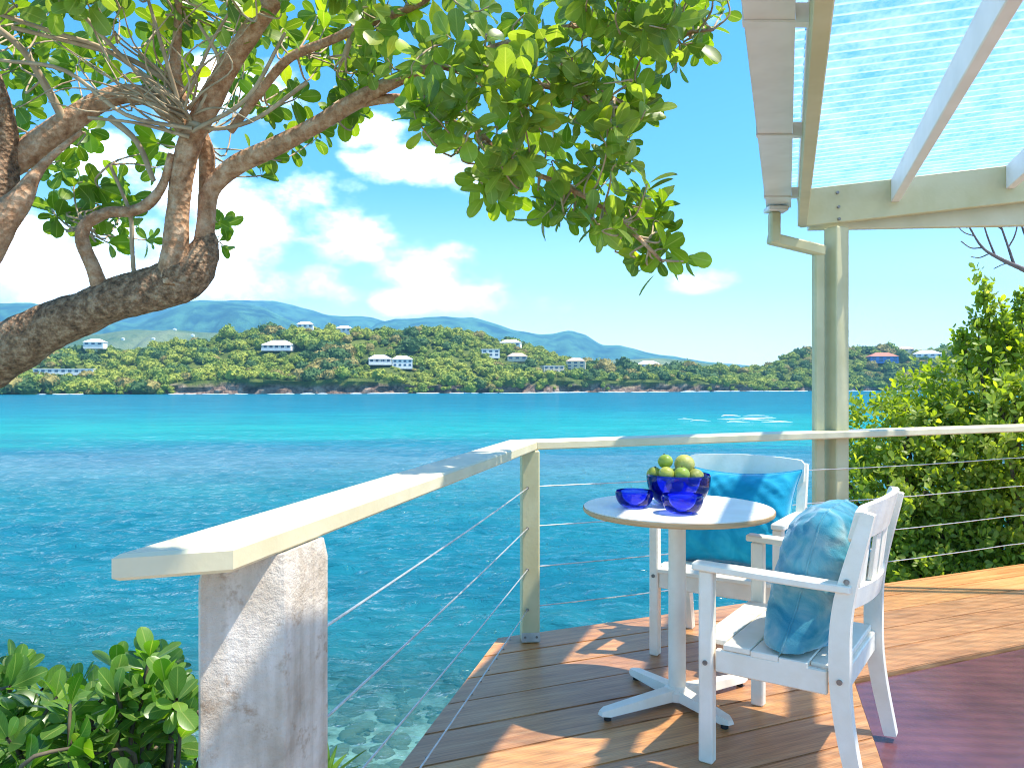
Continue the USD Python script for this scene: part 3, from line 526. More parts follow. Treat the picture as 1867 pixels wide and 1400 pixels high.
# ------------------------------------------------------------------ railing, pillar
R = .98; RT = .044
rail = thing('deck_railing', 'cream timber handrail with steel wires round the deck edge', 'railing')
xin = lambda y: -.479 + .243 * (y - 1.338)
def cut(n_, off):                                    # where the left rail's line (shifted by off) meets the line n = n_
    return np.linalg.solve(np.array([[N2[0], N2[1]], [1, -.243]]), np.array([n_, -.479 - .243 * 1.338 + off]))
NI, NO = 3.445, 3.605
def chamf(poly, z0, z1, b=.006):
    a = extr(poly.buffer(-b, join_style=2), z0, z1); pts = []
    for g, z in ((poly, z0 + b), (poly, z1 - b), (poly.buffer(-b, join_style=2), z0), (poly.buffer(-b, join_style=2), z1)):
        pts += [(x, y, z) for x, y in g.exterior.coords]
    return hull(pts)
p_ri, p_lo = (-.479, 1.338), (-.655, 1.274)
left_poly = Polygon([p_ri, p_lo, tuple(cut(NO, -.161)), tuple(cut(NI, 0) )])
front_poly = Polygon([tuple(cut(NI, 0) + T2 * .0015), tuple(cut(NO, -.161) + T2 * .0015 ), pt(7.0, NO), pt(7.0, NI)])
obj('handrail', chamf(left_poly, R - RT, R), M['cream_rail'], rail)
obj('handrail', chamf(front_poly, R - RT + .001, R - .001), M['cream_rail'], rail)
def post_at(c, w, z0, z1, ang, name, m, parent, bev=.006): return obj(name, rot(bx(w, w, z1 - z0, (0, 0, (z0 + z1) / 2), bev), ang).apply_translation((*c, 0)), m, parent)
PC = np.array([.087, 3.83])
pst = post_at(PC, .088, .002, R - RT, math.radians(6), 'post', M['cream'], rail)
fb = [rot(bx(.092, .004, .045, (0, -.0465, .03), .001), math.radians(6)).apply_translation((*PC, 0))]
for sx in (-.028, .028):
    c = trimesh.creation.cylinder(.006, .006, sections=10); rot(c, math.pi / 2, (1, 0, 0)); c.apply_translation((sx, -.051, .032)); rot(c, math.radians(6)); c.apply_translation((*PC, 0)); fb.append(c)
obj('foot_bracket', fb[0], M['bracket'], pst); obj('bolt', fb[1], M['bolt'], pst); obj('bolt', fb[2], M['bolt'], pst)
WZ = [.755, .56, .36, .165]
PIL_IN = np.array([-.40, 1.64])
for z in WZ:
    a = np.array([PIL_IN[0], PIL_IN[1], z - .01]); b = np.array([PC[0] - .01, PC[1] - .044, z])
    ln = np.linspace(0, 1, 13)[:, None]; sag = np.zeros((13, 3)); sag[:, 2] = -.006 * np.sin(np.linspace(0, np.pi, 13))
    obj('wire', tube(a + (b - a) * ln + sag, .0030, 6), M['wire'], rail)
    c = np.array([*pt(7.0, 3.52), z]); b2 = np.array([PC[0] + .044, PC[1] + .02, z]); sag = np.zeros((13, 3)); sag[:, 2] = -.008 * np.abs(np.sin(np.linspace(0, 3 * np.pi, 13)))
    obj('wire', tube(b2 + (c - b2) * ln + sag, .0030, 6), M['wire'], rail)
    nut = trimesh.creation.cylinder(.007, .012, sections=8); rot(nut, math.pi / 2, (1, 0, 0)); nut.apply_translation((PC[0] - .012, PC[1] - .05, z)); obj('wire_nut', nut, M['bolt'], rail)

pc = np.array([-.432, 1.484]); e1 = T2 * -.158; e2 = np.array([.225, .974]) * .185
pp4 = Polygon([tuple(pc), tuple(pc + e1), tuple(pc + e1 + e2), tuple(pc + e2)])
pil = pp4.buffer(-.004).buffer(.004, quad_segs=1)
zz = np.linspace(-2.6, R - RT - .001, 90); ring = np.vstack([np.linspace(a_, b_, 10 if np.hypot(*(np.array(b_) - a_)) > .02 else 1, endpoint=False) for a_, b_ in zip(list(pil.exterior.coords)[:-1], list(pil.exterior.coords)[1:])]); cen = np.array(pp4.centroid.coords[0])
V = []
for z in zz:
    shrink = 1 - .07 * max(0, (z - (R - RT - .03)) / .03) ** 2
    q = np.column_stack([cen + (ring - cen) * shrink, np.full(len(ring), z)])
    d = (meshkit.fbm(np.column_stack([q[:, :2] * 22, q[:, 2] * 16]), 4, 5) - .5) * .003
    nrm = (ring - cen) / np.linalg.norm(ring - cen, axis=1)[:, None]; q[:, :2] += nrm * d[:, None]; V.append(q)
m_, n_ = len(zz), len(ring); V = np.vstack(V); i, j = np.meshgrid(np.arange(m_ - 1), np.arange(n_), indexing='ij'); kq = (j + 1) % n_
fq = np.stack([i * n_ + j, i * n_ + kq, (i + 1) * n_ + kq, (i + 1) * n_ + j], -1).reshape(-1, 4); V = np.vstack([V, [*cen, zz[-1]]])
top = np.stack([np.full(n_, m_ * n_), (m_ - 1) * n_ + np.arange(n_), (m_ - 1) * n_ + (np.arange(n_) + 1) % n_], 1)
pm = trimesh.Trimesh(V, np.vstack([fq[:, [0, 1, 2]], fq[:, [0, 2, 3]], top]), process=False)
if pm.volume < 0: pm.invert()
def concrete():
    n = {'geo': ('geometry', {}), 'n': ('noise_texture', {'scale': 7, 'detail': 8, 'roughness': .65}), 'r': ('rgb_ramp', {'ramp': [(.3, (.40, .33, .25)), (.5, (.58, .51, .42)), (.7, (.70, .64, .56))]}),
         'mp': ('mapping', {'scale': (34, 34, 2.2)}), 's': ('noise_texture', {'scale': 1, 'detail': 5}), 'sr': ('rgb_ramp', {'ramp': [(.38, (.62, .56, .48)), (.56, (1, 1, 1))]}), 'mx': ('mix', {'mix_type': 'multiply', 'fac': .42}),
         'st': ('noise_texture', {'scale': 11, 'detail': 6, 'roughness': .7}), 'str': ('rgb_ramp', {'ramp': [(.32, (.42, .27, .14)), (.43, (1, 1, 1))]}), 'm2': ('mix', {'mix_type': 'multiply', 'fac': .7}),
         'v': ('noise_texture', {'scale': 55, 'detail': 6, 'roughness': .7}), 'vr': ('map_range', {'from_min': .30, 'from_max': .46, 'to_min': 0, 'to_max': 1}), 'h': ('math', {'math_type': 'multiply_add', 'value2': .5}), 'b': ('bump', {'distance': .0022}),
         'p': ('principled_bsdf', {'roughness': .9, 'specular_ior_level': .2})}
    return mat('concrete', n, [('geo.position', 'n.vector'), ('n.fac', 'r.fac'), ('geo.position', 'mp.vector'), ('mp.vector', 's.vector'), ('s.fac', 'sr.fac'), ('r.color', 'mx.color1'), ('sr.color', 'mx.color2'), ('geo.position', 'st.vector'), ('st.fac', 'str.fac'),
               ('mx.color', 'm2.color1'), ('str.color', 'm2.color2'), ('m2.color', 'p.base_color'), ('geo.position', 'v.vector'), ('v.fac', 'vr.value'), ('vr.result', 'h.value1'), ('n.fac', 'h.value3'), ('h.value', 'b.height'), ('b.normal', 'p.normal')])
M['concrete'] = concrete()
obj('concrete_pillar', pm, M['concrete'], smooth=22, label='stained rough concrete pillar carrying the near end of the handrail', cat='pillar')

# ------------------------------------------------------------------ roof over the deck
perg = thing('pergola_roof', 'cream timber porch roof with clear corrugated sheets, gutter and tall post', 'porch roof')
PP = np.array([1.979, 4.752])
post_at(PP, .104, -.2, 2.212, TH, 'post', M['cream'], perg)
GD = np.array([.3532, 1.0, 0]) / math.hypot(.3532, 1.0)          # gutter and purlin direction, away from the eye
psi = math.radians(-5); HD = np.array([math.cos(psi), math.sin(psi), .098]); HDn = HD / np.linalg.norm(HD); HF = np.array([math.cos(psi), math.sin(psi), 0]); HN = np.array([-math.sin(psi), math.cos(psi), 0])
HA = np.array([1.744, 4.715, 2.214 + .11])                        # header's left end, middle of its height
obj('header_beam', beam(HA + HN * .024, HA + HD * 3.4 + HN * .024, .048, .224, (0, 0, 1)), M['cream'], perg)
BA = np.array([1.95, 4.715, 2.214 + .10]) + HN * .115
obj('rear_beam', beam(BA - HF * .12, BA + HF * 3.4 - np.array([0, .05, 0]), .05, .20), M['cream_rail'], perg)
def on_roof(a, b): return np.array([HA[0], HA[1], HA[2] + .112]) + HD * a + GD * b       # underside of the sheets: a along the header, b along the purlins (negative = towards the eye)
fas = np.array([1.752, 4.70, 2.214 + .12])
obj('fascia_beam', beam(fas + GD * .03, fas - GD * 4.6, .052, .24), M['cream'], perg)
for a in (.555, 1.21):
    p = on_roof(a, 0) - np.array([0, 0, .0715]); obj('purlin', beam(p - GD * .004, p - GD * 4.5, .048, .14), M['purlin'], perg)
    q = p + HN * .05 + np.array([.0, .0, -.085]); obj('rafter_stub', beam(q, q + HN * .035, .048, .06), M['purlin'], perg)
# corrugated sheet
aa = np.concatenate([[-.06], np.linspace(0, 3.3, 12)]); bb = np.linspace(-4.6, .10, 62 * 8 + 1)
A, Bq = np.meshgrid(aa, bb, indexing='ij'); base = np.array([HA[0], HA[1], HA[2] + .112 + .011])
Pq = base + A[..., None] * HD + Bq[..., None] * GD; Pq[..., 2] += .0055 * np.cos(Bq / .0762 * 2 * np.pi)
def roofmat():
    n = {'geo': ('geometry', {}), 'n': ('noise_texture', {'scale': 7.0, 'detail': 6, 'roughness': .62}), 'n2': ('noise_texture', {'scale': 60.0, 'detail': 3}), 'ad': ('math', {'math_type': 'multiply_add', 'value2': .45}),
         'mr': ('map_range', {'from_min': .50, 'from_max': .95, 'to_min': .02, 'to_max': .46}), 'mul': ('math', {'math_type': 'add', 'use_clamp': True}), 'dt': ('vector_math', {'math_type': 'dot_product', 'vector2': tuple(float(q) for q in HN / (HN @ GD) * 2 * math.pi / .0762)}), 'sn': ('math', {'math_type': 'sine'}), 'lm': ('map_range', {'range_type': 'smoothstep', 'from_min': .5, 'from_max': .95, 'to_min': 0, 'to_max': .34}),
         'tr': ('transparent_bsdf', {'color': (.94, .98, 1.0)}), 'tl': ('translucent_bsdf', {'color': (.50, .62, .70)}), 'df': ('diffuse_bsdf', {'color': (.80, .83, .85)}), 'md': ('mix_closure', {'fac': .06}), 'm': ('mix_closure', {}),
         }
    return mat('clear_corrugated', n, [('geo.position', 'n.vector'), ('geo.position', 'n2.vector'), ('n2.fac', 'ad.value1'), ('n.fac', 'ad.value3'), ('ad.value', 'mr.value'), ('geo.position', 'dt.vector1'), ('dt.value', 'sn.value1'), ('sn.value', 'lm.value'), ('mr.result', 'mul.value1'), ('lm.result', 'mul.value2'), ('tl.BSDF', 'md.closure1'), ('df.BSDF', 'md.closure2'),
               ('mul.value', 'm.fac'), ('tr.BSDF', 'm.closure1'), ('md.closure', 'm.closure2'), ], surface='m.closure')
obj('roof_sheet', grid_mesh(Pq[..., 0], Pq[..., 1], Pq[..., 2]), roofmat(), perg, smooth=True)
# gutter: U section, brackets, outlet and downpipe
GL, GR, GZ0, GZ1 = 1.534, 1.684, 2.326, 2.425
def gpt(x, y, z): return np.array([x + .3532 * (y - 4.7), y, z])
gut = []
def slab(x0, x1, z0, z1, y0, y1): return hull([gpt(x, y, z) for x in (x0, x1) for z in (z0, z1) for y in (y0, y1)])
obj('gutter', [slab(GL, GR, GZ0, GZ0 + .006, .3, 4.72), slab(GL, GL + .005, GZ0 + .006, GZ1, .3, 4.72), slab(GR - .005, GR, GZ0 + .006, GZ1 - .01, .3, 4.72), slab(GL + .005, GR - .005, GZ0 + .006, GZ1, 4.712, 4.72), slab(GL - .012, GL, GZ1 - .014, GZ1, .3, 4.72)], M['gutter'], perg)
for y in (4.42, 3.32, 2.28, 1.4):
    obj('gutter_bracket', [slab(GL - .006, GR + .05, GZ0 - .008, GZ0 - .001, y, y + .035), slab(GL - .006, GL - .001, GZ0 - .001, GZ1 - .016, y, y + .035), slab(GR + .001, GR + .05, GZ0 - .001, GZ0 + .05, y, y + .03)], M['gutter'], perg)
dp = .062; dc = gpt((GL + GR) / 2 - .025, 4.66, 0)
obj('outlet', bx(.12, .10, .03, (dc[0] + .01, dc[1], GZ0 - .024), .006), M['gutter'], perg)
pe = np.array([PP[0] - .118, PP[1] - .02])
obj('downpipe', beam((dc[0], dc[1], GZ0 - .04), (dc[0], dc[1], GZ0 - .225), dp, dp, (0, 1, 0), .01), M['cream'], perg)
obj('downpipe', beam((dc[0] - .032, dc[1] - .001, GZ0 - .195), (pe[0] + .033, pe[1] - .001, GZ0 - .262), dp + .004, dp + .004, (0, 0, 1), .01), M['cream'], perg)
obj('downpipe', beam((pe[0], pe[1], GZ0 - .24), (pe[0], pe[1], -.4), dp, dp, (0, 1, 0), .01), M['cream'], perg)
for (px, py) in ((1526, 352), (1528, 378), (1529, 400)):
    d = 4.70; p = at(px, py, d); c = trimesh.creation.cylinder(.009, .014, sections=10); rot(c, math.pi / 2, (1, 0, 0))
    s = ((p[:2] - HA[:2]) @ HF[:2]); q = HA[:2] + HF[:2] * s - HN[:2] * .004; c.apply_translation((q[0], q[1], p[2])); obj('bolt', c, M['bolt'], perg)

# ------------------------------------------------------------------ table and what stands on it
TC = np.array([.655, 3.09]); TZ = .775; TR = .372
tb = thing('bistro_table', 'round white pedestal table with plywood edge between the two chairs', 'table', (*TC, 0))
obj('table_top', revolve([(0, TZ - .004), (TR - .004, TZ - .004), (TR - .004, TZ - .0005), (TR - .006, TZ), (0, TZ)], 96), M['white'], tb, smooth=30)
obj('edge_band', revolve([(0, TZ - .025), (TR - .010, TZ - .025), (TR - .002, TZ - .019), (TR, TZ - .014), (TR, TZ - .0045), (0, TZ - .0045)], 96), M['ply_edge'], tb, smooth=30)
obj('column', revolve([(0, .05), (.034, .05), (.034, TZ - .026), (0, TZ - .026)], 40), M['white'], tb, smooth=30)
obj('hub', revolve([(0, .018), (.055, .018), (.055, .05), (.036, .068), (0, .068)], 40), M['white'], tb, smooth=30)
for ang, L in ((29.4, .375), (209.4, .375), (118, .30), (298, .30)):
    a = math.radians(ang)
    f_ = hull([(x, y, z) for x, hw, z0, z1 in ((.02, .032, .020, .062), (L - .03, .026, .020, .045), (L, .014, .024, .040)) for y in (-hw, hw) for z in (z0,)] + [(x, y * .8, z1) for x, hw, z1 in ((.02, .032, .062), (L - .03, .026, .045), (L - .004, .012, .040)) for y in (-hw, hw)])
    ft_ = obj('foot', rot(f_, a), M['white'], tb, smooth=35)
    pad = trimesh.creation.cylinder(.014, .018, sections=16); pad.apply_translation((L - .035, 0, .010)); obj('foot_pad', rot(pad, a), M['rubber'], ft_)
def blueglass():
    n = {'tr': ('transparent_bsdf', {'color': (.40, .47, 1.0)}), 'gl': ('glossy_bsdf', {'roughness': .03, 'color': (.95, .95, 1.0)}), 'fz': ('layer_weight', {'blend': .30}), 'df': ('translucent_bsdf', {'color': (.04, .08, 1.0)}), 'm0': ('mix_closure', {'fac': .22}), 'm': ('mix_closure', {})}
    return mat('blue_glass', n, [('tr.BSDF', 'm0.closure1'), ('df.BSDF', 'm0.closure2'), ('m0.closure', 'm.closure1'), ('gl.BSDF', 'm.closure2'), ('fz.fresnel', 'm.fac')], surface='m.closure')
M['bglass'] = blueglass()
def bowl(c, r, h, label):
    th = np.linspace(0, 1, 14); out = [(0, 0), (r * .42, 0)] + [(r * (.42 + .58 * math.sin(q * math.pi / 2) ** .9), h * (1 - math.cos(q * math.pi / 2)) ** 1.0 * .97 + .03 * h * q) for q in th[1:]]
    inn = [(max(x - .004, 0), z + .006) for x, z in out[::-1] if x > .004 and z < h] + [(0, .006)]
    e = thing('glass_bowl', label, 'bowl', (*c, TZ + .0008))
    obj('bowl_wall', revolve(out + [(r - .002, h + .001)] + inn, 56), M['bglass'], e, smooth=40)
    return e
BC = np.array([.672, 3.145])
bowl(BC, .128, .116, 'large cobalt blue glass bowl heaped with green fruit')
bowl((.483, 3.075), .075, .058, 'small blue glass bowl standing alone at the left of the table')
bowl((.640, 2.925), .078, .064, 'small blue glass bowl in front of the large fruit bowl')
FR = [noisy('lime_skin', (.20, .30, .03), (.31, .38, .05), 26, .32, .0008, 160), noisy('guava_skin', (.34, .34, .05), (.46, .42, .11), 22, .45, .0015, 90), noisy('lime_yellow', (.33, .35, .04), (.42, .41, .07), 30, .35, .0008, 160)]
def fruit(px, py, dd, r, mi, label, lump=.03):
    s = trimesh.creation.icosphere(3); v = s.vertices * (1 + lump * (meshkit.fbm(s.vertices * 2.5 + px, 3) - .5) * 2)[:, None] * r * np.array([1, 1, .95])
    p = at(px, py, BC[1] + dd); r = r * 1.1; e = thing('fruit', label, 'fruit', p, group=None)
    obj('skin', trimesh.Trimesh(v, s.faces, process=False), FR[mi], e, smooth=True)
    z = v[:, 2].max(); c = trimesh.creation.cylinder(.004, .006, sections=8); c.apply_translation((0, 0, z)); rot(c, random.uniform(-.9, .9), (1, .3, 0)); obj('stalk', c, M['stem'], e)
fruit(1213, 841, .00, .030, 0, 'bright green lime on top of the pile at left')
fruit(1248, 846, .01, .041, 1, 'largest lumpy yellow-green fruit on top of the pile')
fruit(1193, 864, .01, .031, 2, 'yellowish lime at the left rim of the large bowl')
fruit(1215, 864, -.05, .031, 2, 'lime in the front row under the green top lime', )
fruit(1243, 865, -.055, .032, 0, 'green lime in the middle of the front row of the bowl')
fruit(1268, 869, -.02, .034, 1, 'lumpy pale fruit at the right rim of the large bowl', .06)
fruit(1232, 868, .055, .036, 0, 'lime at the back of the bowl half hidden behind the others')
fruit(1262, 873, .05, .034, 0, 'lime low at the back right of the bowl')
fruit(1230, 884, .0, .036, 0, 'lime under the others in the middle of the bowl')

# ------------------------------------------------------------------ chairs
def curved(w, h, th, bow, y_seg=40, lean=0.0, arch=0.0):
    """a board across the chair's back: width w along y, bowed backwards (-x) by bow in the middle"""
    ys_ = np.linspace(-w / 2, w / 2, y_seg); V = []
    for y in ys_:
        q = 1 - (2 * y / w) ** 2; x = -bow * q; hh = h / 2; r_ = .70 + .30 * math.sqrt(max(0, 1 - max(0, 1 - (w / 2 - abs(y)) / .03) ** 2))
        for dx, dz in ((-th / 2, -hh * r_), (th / 2, -hh * r_), (th / 2, hh * r_), (-th / 2, hh * r_)): V.append((x + dx - lean * dz, y, dz + arch * q))
    V = np.array(V); n = y_seg; f = []
    for i in range(n - 1):
        for k in range(4):
            a, b = i * 4 + k, i * 4 + (k + 1) % 4; f += [(a, b, b + 4), (a, b + 4, a + 4)]
    f += [(0, 2, 1), (0, 3, 2), (4 * n - 4, 4 * n - 3, 4 * n - 2), (4 * n - 4, 4 * n - 2, 4 * n - 1)]
    m = trimesh.Trimesh(V, f, process=False)
    if m.volume < 0: m.invert()
    return m
CW = .28                                              # half the distance between leg centres
def make_chair(label, loc, rz):
    e = thing('armchair', label, 'armchair', loc, rz)
    W = M['white']
    for s in (-1, 1):
        lg = obj('front_leg', bx(.048, .042, .638, (0, s * CW, .319), .005), W, e)
        b = trimesh.creation.cylinder(.0085, .005, sections=12); rot(b, math.pi / 2, (1, 0, 0)); b.apply_translation((0, s * (CW + .0225), .335)); obj('bolt', b, M['bolt'], lg)
        b = trimesh.creation.cylinder(.0085, .005, sections=12); rot(b, math.pi / 2, (0, 1, 0)); b.apply_translation((.025, s * CW, .37)); obj('bolt', b, M['bolt'], lg)
        prof = spline([(-.475, 0), (-.432, .22), (-.418, .40), (-.430, .60), (-.498, .875)], 6)
        wd = np.interp(prof[:, 1], [0, .2, .42, .64, .875], [.042, .052, .062, .055, .038]); tg = np.gradient(prof, axis=0); tg /= np.linalg.norm(tg, axis=1)[:, None]; nr = np.column_stack([tg[:, 1], -tg[:, 0]])
        pl = np.vstack([prof + nr * wd[:, None] / 2, (prof - nr * wd[:, None] / 2)[::-1]]); pl[:, 1] = np.maximum(pl[:, 1], 0)
        m = trimesh.creation.extrude_polygon(Polygon(pl).buffer(-.003).buffer(.003), .04, engine='earcut'); rot(m, math.pi / 2, (1, 0, 0)); m.apply_translation((0, s * CW + .02, 0))
        rl = obj('rear_leg', m, W, e)
        for z, x in ((.36, -.42), (.665, -.44)):
            b = trimesh.creation.cylinder(.0085, .005, sections=12); rot(b, math.pi / 2, (1, 0, 0)); b.apply_translation((x, s * (CW + .0225), z)); obj('bolt', b, M['bolt'], rl)
        ar = Polygon([(.045, -.030), (.045, .030), (-.30, .034), (-.455, .026), (-.455, -.026), (-.30, -.034)]).buffer(-.012).buffer(.012, quad_segs=3)
        m = chamf(ar, .640, .664, .004); rot(m, math.radians(-1.2), (0, 1, 0), (0, 0, .65)); m.apply_translation((0, s * (CW + .006), 0)); obj('armrest', m, W, e)
        obj('side_rail', bx(.352, .022, .075, (-.206, s * (CW - .001), .345), .004), W, e)
    obj('front_rail', bx(.022, 2 * CW - .044, .075, (.001, 0, .352), .004), W, e); obj('rear_rail', bx(.022, 2 * CW - .042, .07, (-.415, 0, .335), .004), W, e)
    for k in range(5):
        x0 = .03 - k * .0895; b = bx(.0885, 2 * CW - .044 if k in (0, 4) else 2 * CW + .02, .02, (x0 - .0415, 0, .398 - .004 * k), .003); obj('seat_slat', b, W, e)
    m = curved(2 * CW + .02, .115, .022, .045, lean=.25, arch=.012); m.apply_translation((-.462, 0, .835)); obj('top_rail', m, W, e, smooth=30)
    m = curved(2 * CW - .042, .065, .022, .040, lean=.18, arch=.0); m.apply_translation((-.432, 0, .60)); obj('lower_rail', m, W, e, smooth=30)
    for y in (-.17, -.057, .057, .17):
        q = 1 - (y / CW) ** 2; s_ = hull([(x + dx - .042 * q, y + dy, z) for x, z in ((-.4285, .634), (-.4455, .78)) for dx in (-.006, .006) for dy in (-.043, .043)]); obj('back_slat', s_, W, e)
    return e
def place(front_mid, facing): return (front_mid[0], front_mid[1], 0.0), math.degrees(math.atan2(facing[1], facing[0]))
CA, CAF = np.array([.8115, 2.8355]), np.array([-.825, .565]); CB, CBF = np.array([.905, 3.485]), np.array([-.535, -.845])
locA, rA = place(CA, CAF); locB, rB = place(CB, CBF); locA = (locA[0], locA[1], .0005); locB = (locB[0], locB[1], .0005)
ch = make_chair('white wooden armchair nearest the camera, back towards the red floor', locA, rA)
copy_of(ch, locB, rB, 'white wooden armchair behind the round table against the railing')
def cushion(name, label, c, rot_m, w, h, th, m1, seed, sag=0.0, pk=.15, bend=None):
    n = 60; u, v = np.meshgrid(np.linspace(-1, 1, n), np.linspace(-1, 1, n), indexing='ij'); V, Fc = [], []
    edge = (1 - np.abs(u) ** 2.6) * (1 - np.abs(v) ** 2.6)
    pinch = 1 - pk * (1 - np.abs(u) ** 2) * np.abs(v) ** 3; pin2 = 1 - .0 * u; pin2 = 1 - pk * (1 - np.abs(v) ** 2) * np.abs(u) ** 3 + 0 * (np.abs(v) ** 2 * (1 - u ** 2))
    X, Y = u * w / 2 * pin2, v * h / 2 * pinch
    if bend: cq = 1 - .17 * (np.abs(u * v)) ** 3; X, Y = X * cq, Y * cq
    for s in (1, -1):
        wr = (meshkit.fbm(np.stack([X * 9 + Y * 3, Y * 16 - X * 5, X * 0 + s * 3 + seed], -1), 4, seed) - .5) * .040 * (1.15 - edge)
        fold = .006 * np.sin((X + Y * 1.4) * 60 + 5 * meshkit.noise(np.stack([X * 8, Y * 8, X * 0 + seed], -1))) * (1 - edge) * edge * 4 * .6
        Z = s * (th / 2 * np.maximum(edge, 0) ** .55) + (wr * (1.5 if pk < .1 else 1.0) + fold) * np.minimum(1, edge * 6) - sag * (1 - v) ** 2 * .02
        V.append(np.stack([X, Y, Z], -1).reshape(-1, 3))
    i, j = np.meshgrid(np.arange(n - 1), np.arange(n - 1), indexing='ij'); q = np.stack([i * n + j, (i + 1) * n + j, (i + 1) * n + j + 1, i * n + j + 1], -1).reshape(-1, 4)
    fa_ = np.vstack([q[:, [0, 1, 2]], q[:, [0, 2, 3]]]); m = trimesh.Trimesh(np.vstack(V), np.vstack([fa_, fa_[:, ::-1] + n * n]), process=False); m.merge_vertices()
    T = np.eye(4); T[:3, :3] = rot_m; T[:3, 3] = c
    rim = []
    for a in np.linspace(0, 2 * np.pi, 120):
        cu, cv = np.clip(1.42 * math.cos(a), -1, 1), np.clip(1.42 * math.sin(a), -1, 1)
        cq = 1 - .17 * abs(cu * cv) ** 3 if bend else 1
        rim.append((cq * cu * w / 2 * (1 - pk * abs(cu) ** 3 * (1 - cv ** 2)), cq * cv * h / 2 * (1 - pk * abs(cv) ** 3 * (1 - cu ** 2)), 0))
    pip = tube(np.array(rim), .0035, 6, cap=False)
    e = thing(name, label, 'cushion'); m.apply_transform(T); pip.apply_transform(T)
    if bend: m.vertices, pip.vertices = bend(np.array(m.vertices)), bend(np.array(pip.vertices))
    obj('cover', m, m1, e, smooth=True); obj('piping', pip, m1, e, smooth=True)
def velvet(name, a, b, c):
    n = {'geo': ('geometry', {}), 'n': ('noise_texture', {'scale': 7, 'detail': 5, 'distortion': 1.2}), 'r': ('rgb_ramp', {'ramp': [(.32, a), (.5, b), (.68, c)]}), 'n2': ('noise_texture', {'scale': 260, 'detail': 2}), 'b': ('bump', {'distance': .0012}),
         'p': ('principled_bsdf', {'roughness': .75, 'specular_ior_level': .2, 'sheen_weight': .7, 'sheen_roughness': .35, 'sheen_tint': (.75, .9, 1.0)})}
    return mat(name, n, [('geo.position', 'n.vector'), ('n.fac', 'r.fac'), ('r.color', 'p.base_color'), ('geo.position', 'n2.vector'), ('n2.fac', 'b.height'), ('b.normal', 'p.normal')])
V1 = velvet('teal_velvet', (.0, .23, .37), (.005, .30, .45), (.02, .37, .52)); V2 = velvet('grey_blue_velvet', (.015, .20, .29), (.09, .31, .37), (.28, .42, .43))
def frame(facing, lean, roll=0.0, side=0.0):
    f3 = np.array([facing[0], facing[1], 0]) / np.linalg.norm(facing); s3 = np.array([-f3[1], f3[0], 0]); u3 = np.array([0, 0, 1.0])
    n3 = f3 * math.cos(lean) + u3 * math.sin(lean); up = -f3 * math.sin(lean) + u3 * math.cos(lean)
    a = s3 * math.cos(roll) + up * math.sin(roll); b = -s3 * math.sin(roll) + up * math.cos(roll)
    return np.column_stack([a, b, n3])
def chair_pt(c, f_, x, y, z):
    f_ = np.array(f_) / np.linalg.norm(f_); return np.array([*(np.array(c) + f_ * x + np.array([-f_[1], f_[0]]) * y), z])
cushion('cushion', 'flat teal velvet cushion upright in the chair behind the table', chair_pt(CB, CBF, -.315, 0, .615), frame(CBF, .22), .60, .50, .25, V1, 3)
def slump(v):
    """the lower near corner slides off the seat's edge and hangs outside the side rail; the rest sits on the seat"""
    f_ = CAF / np.linalg.norm(CAF); l_ = np.array([-f_[1], f_[0]]); r = v[:, :2] - CA; y = r @ l_; z = v[:, 2]
    w_ = np.clip((y - .05) / .16, 0, 1) ** 1.5; low = np.clip((.54 - z) / .2, 0, 1.2)
    push = w_ * low * .105; y2 = y + push; v[:, :2] += l_ * push[:, None]
    v[:, :2] += f_ * (w_ * low ** 2 * .035 * np.sin(v[:, :2] @ f_ * 95))[:, None] * .35
    inner = np.clip((.308 - y2) / .022, 0, 1); zs = .413 + .02 * np.clip((.46 - z) / .15, 0, 1) * 0
    z = np.where(z < zs, z + (zs - z) * inner, z); v[:, 2] = z - w_ * np.clip((.44 - z) / .1, 0, 1) * (1 - inner) * .02
    return v
cushion('cushion', 'creased grey-blue velvet cushion slumped in the nearest armchair', chair_pt(CA, CAF, -.295, .005, .612), frame(CAF, .24, .0), .50, .53, .26, V2, 11, pk=.06, bend=slump)

# ------------------------------------------------------------------ leaves
ST = np.array([0, .06, .16, .30, .46, .62, .77, .89, .965, 1.0]); ST5 = np.array([0, .22, .52, .82, 1.0])
def leaf_batch(P, D, Nn, L, W, curl, fold, prof, st=ST):
    """many leaves at once: base P, axis D, upper side Nn. Returns vertices (n, v, 3) and the faces of one leaf"""
    n = len(P); D = D / np.linalg.norm(D, axis=1)[:, None]; S = np.cross(D, Nn); S /= np.linalg.norm(S, axis=1)[:, None] + 1e-9; Nn = np.cross(S, D); V = []
    for s, hw in zip(st, prof):
        c = P + D * (s * L)[:, None] - Nn * (curl * s * s * L)[:, None]
        if hw == 0: V.append(c); continue
        e = (W * hw)[:, None]; V += [c - S * e + Nn * e * fold, c, c + S * e + Nn * e * fold]
    V = np.stack(V, 1); f = []; k = 0; idx_ = []
    for hw in prof:
        idx_.append((k,) if hw == 0 else (k, k + 1, k + 2)); k += 1 if hw == 0 else 3
    for a, b in zip(idx_[:-1], idx_[1:]):
        if len(a) == 1: f += [(a[0], b[1], b[0]), (a[0], b[2], b[1])]
        elif len(b) == 1: f += [(a[0], a[1], b[0]), (a[1], a[2], b[0])]
        else: f += [(a[0], a[1], b[1]), (a[0], b[1], b[0]), (a[1], a[2], b[2]), (a[1], b[2], b[1])]
    f = np.array(f)[:, ::-1]; uv = []
    for s, hw in zip(st, prof): uv += [(.5, s)] if hw == 0 else [(0, s), (.5, s), (1, s)]
    return V, (f, np.array(uv))
OBOV = [.03, .06, .17, .32, .445, .50, .47, .37, .22, 0]; OB5 = [.03, .26, .5, .40, 0]
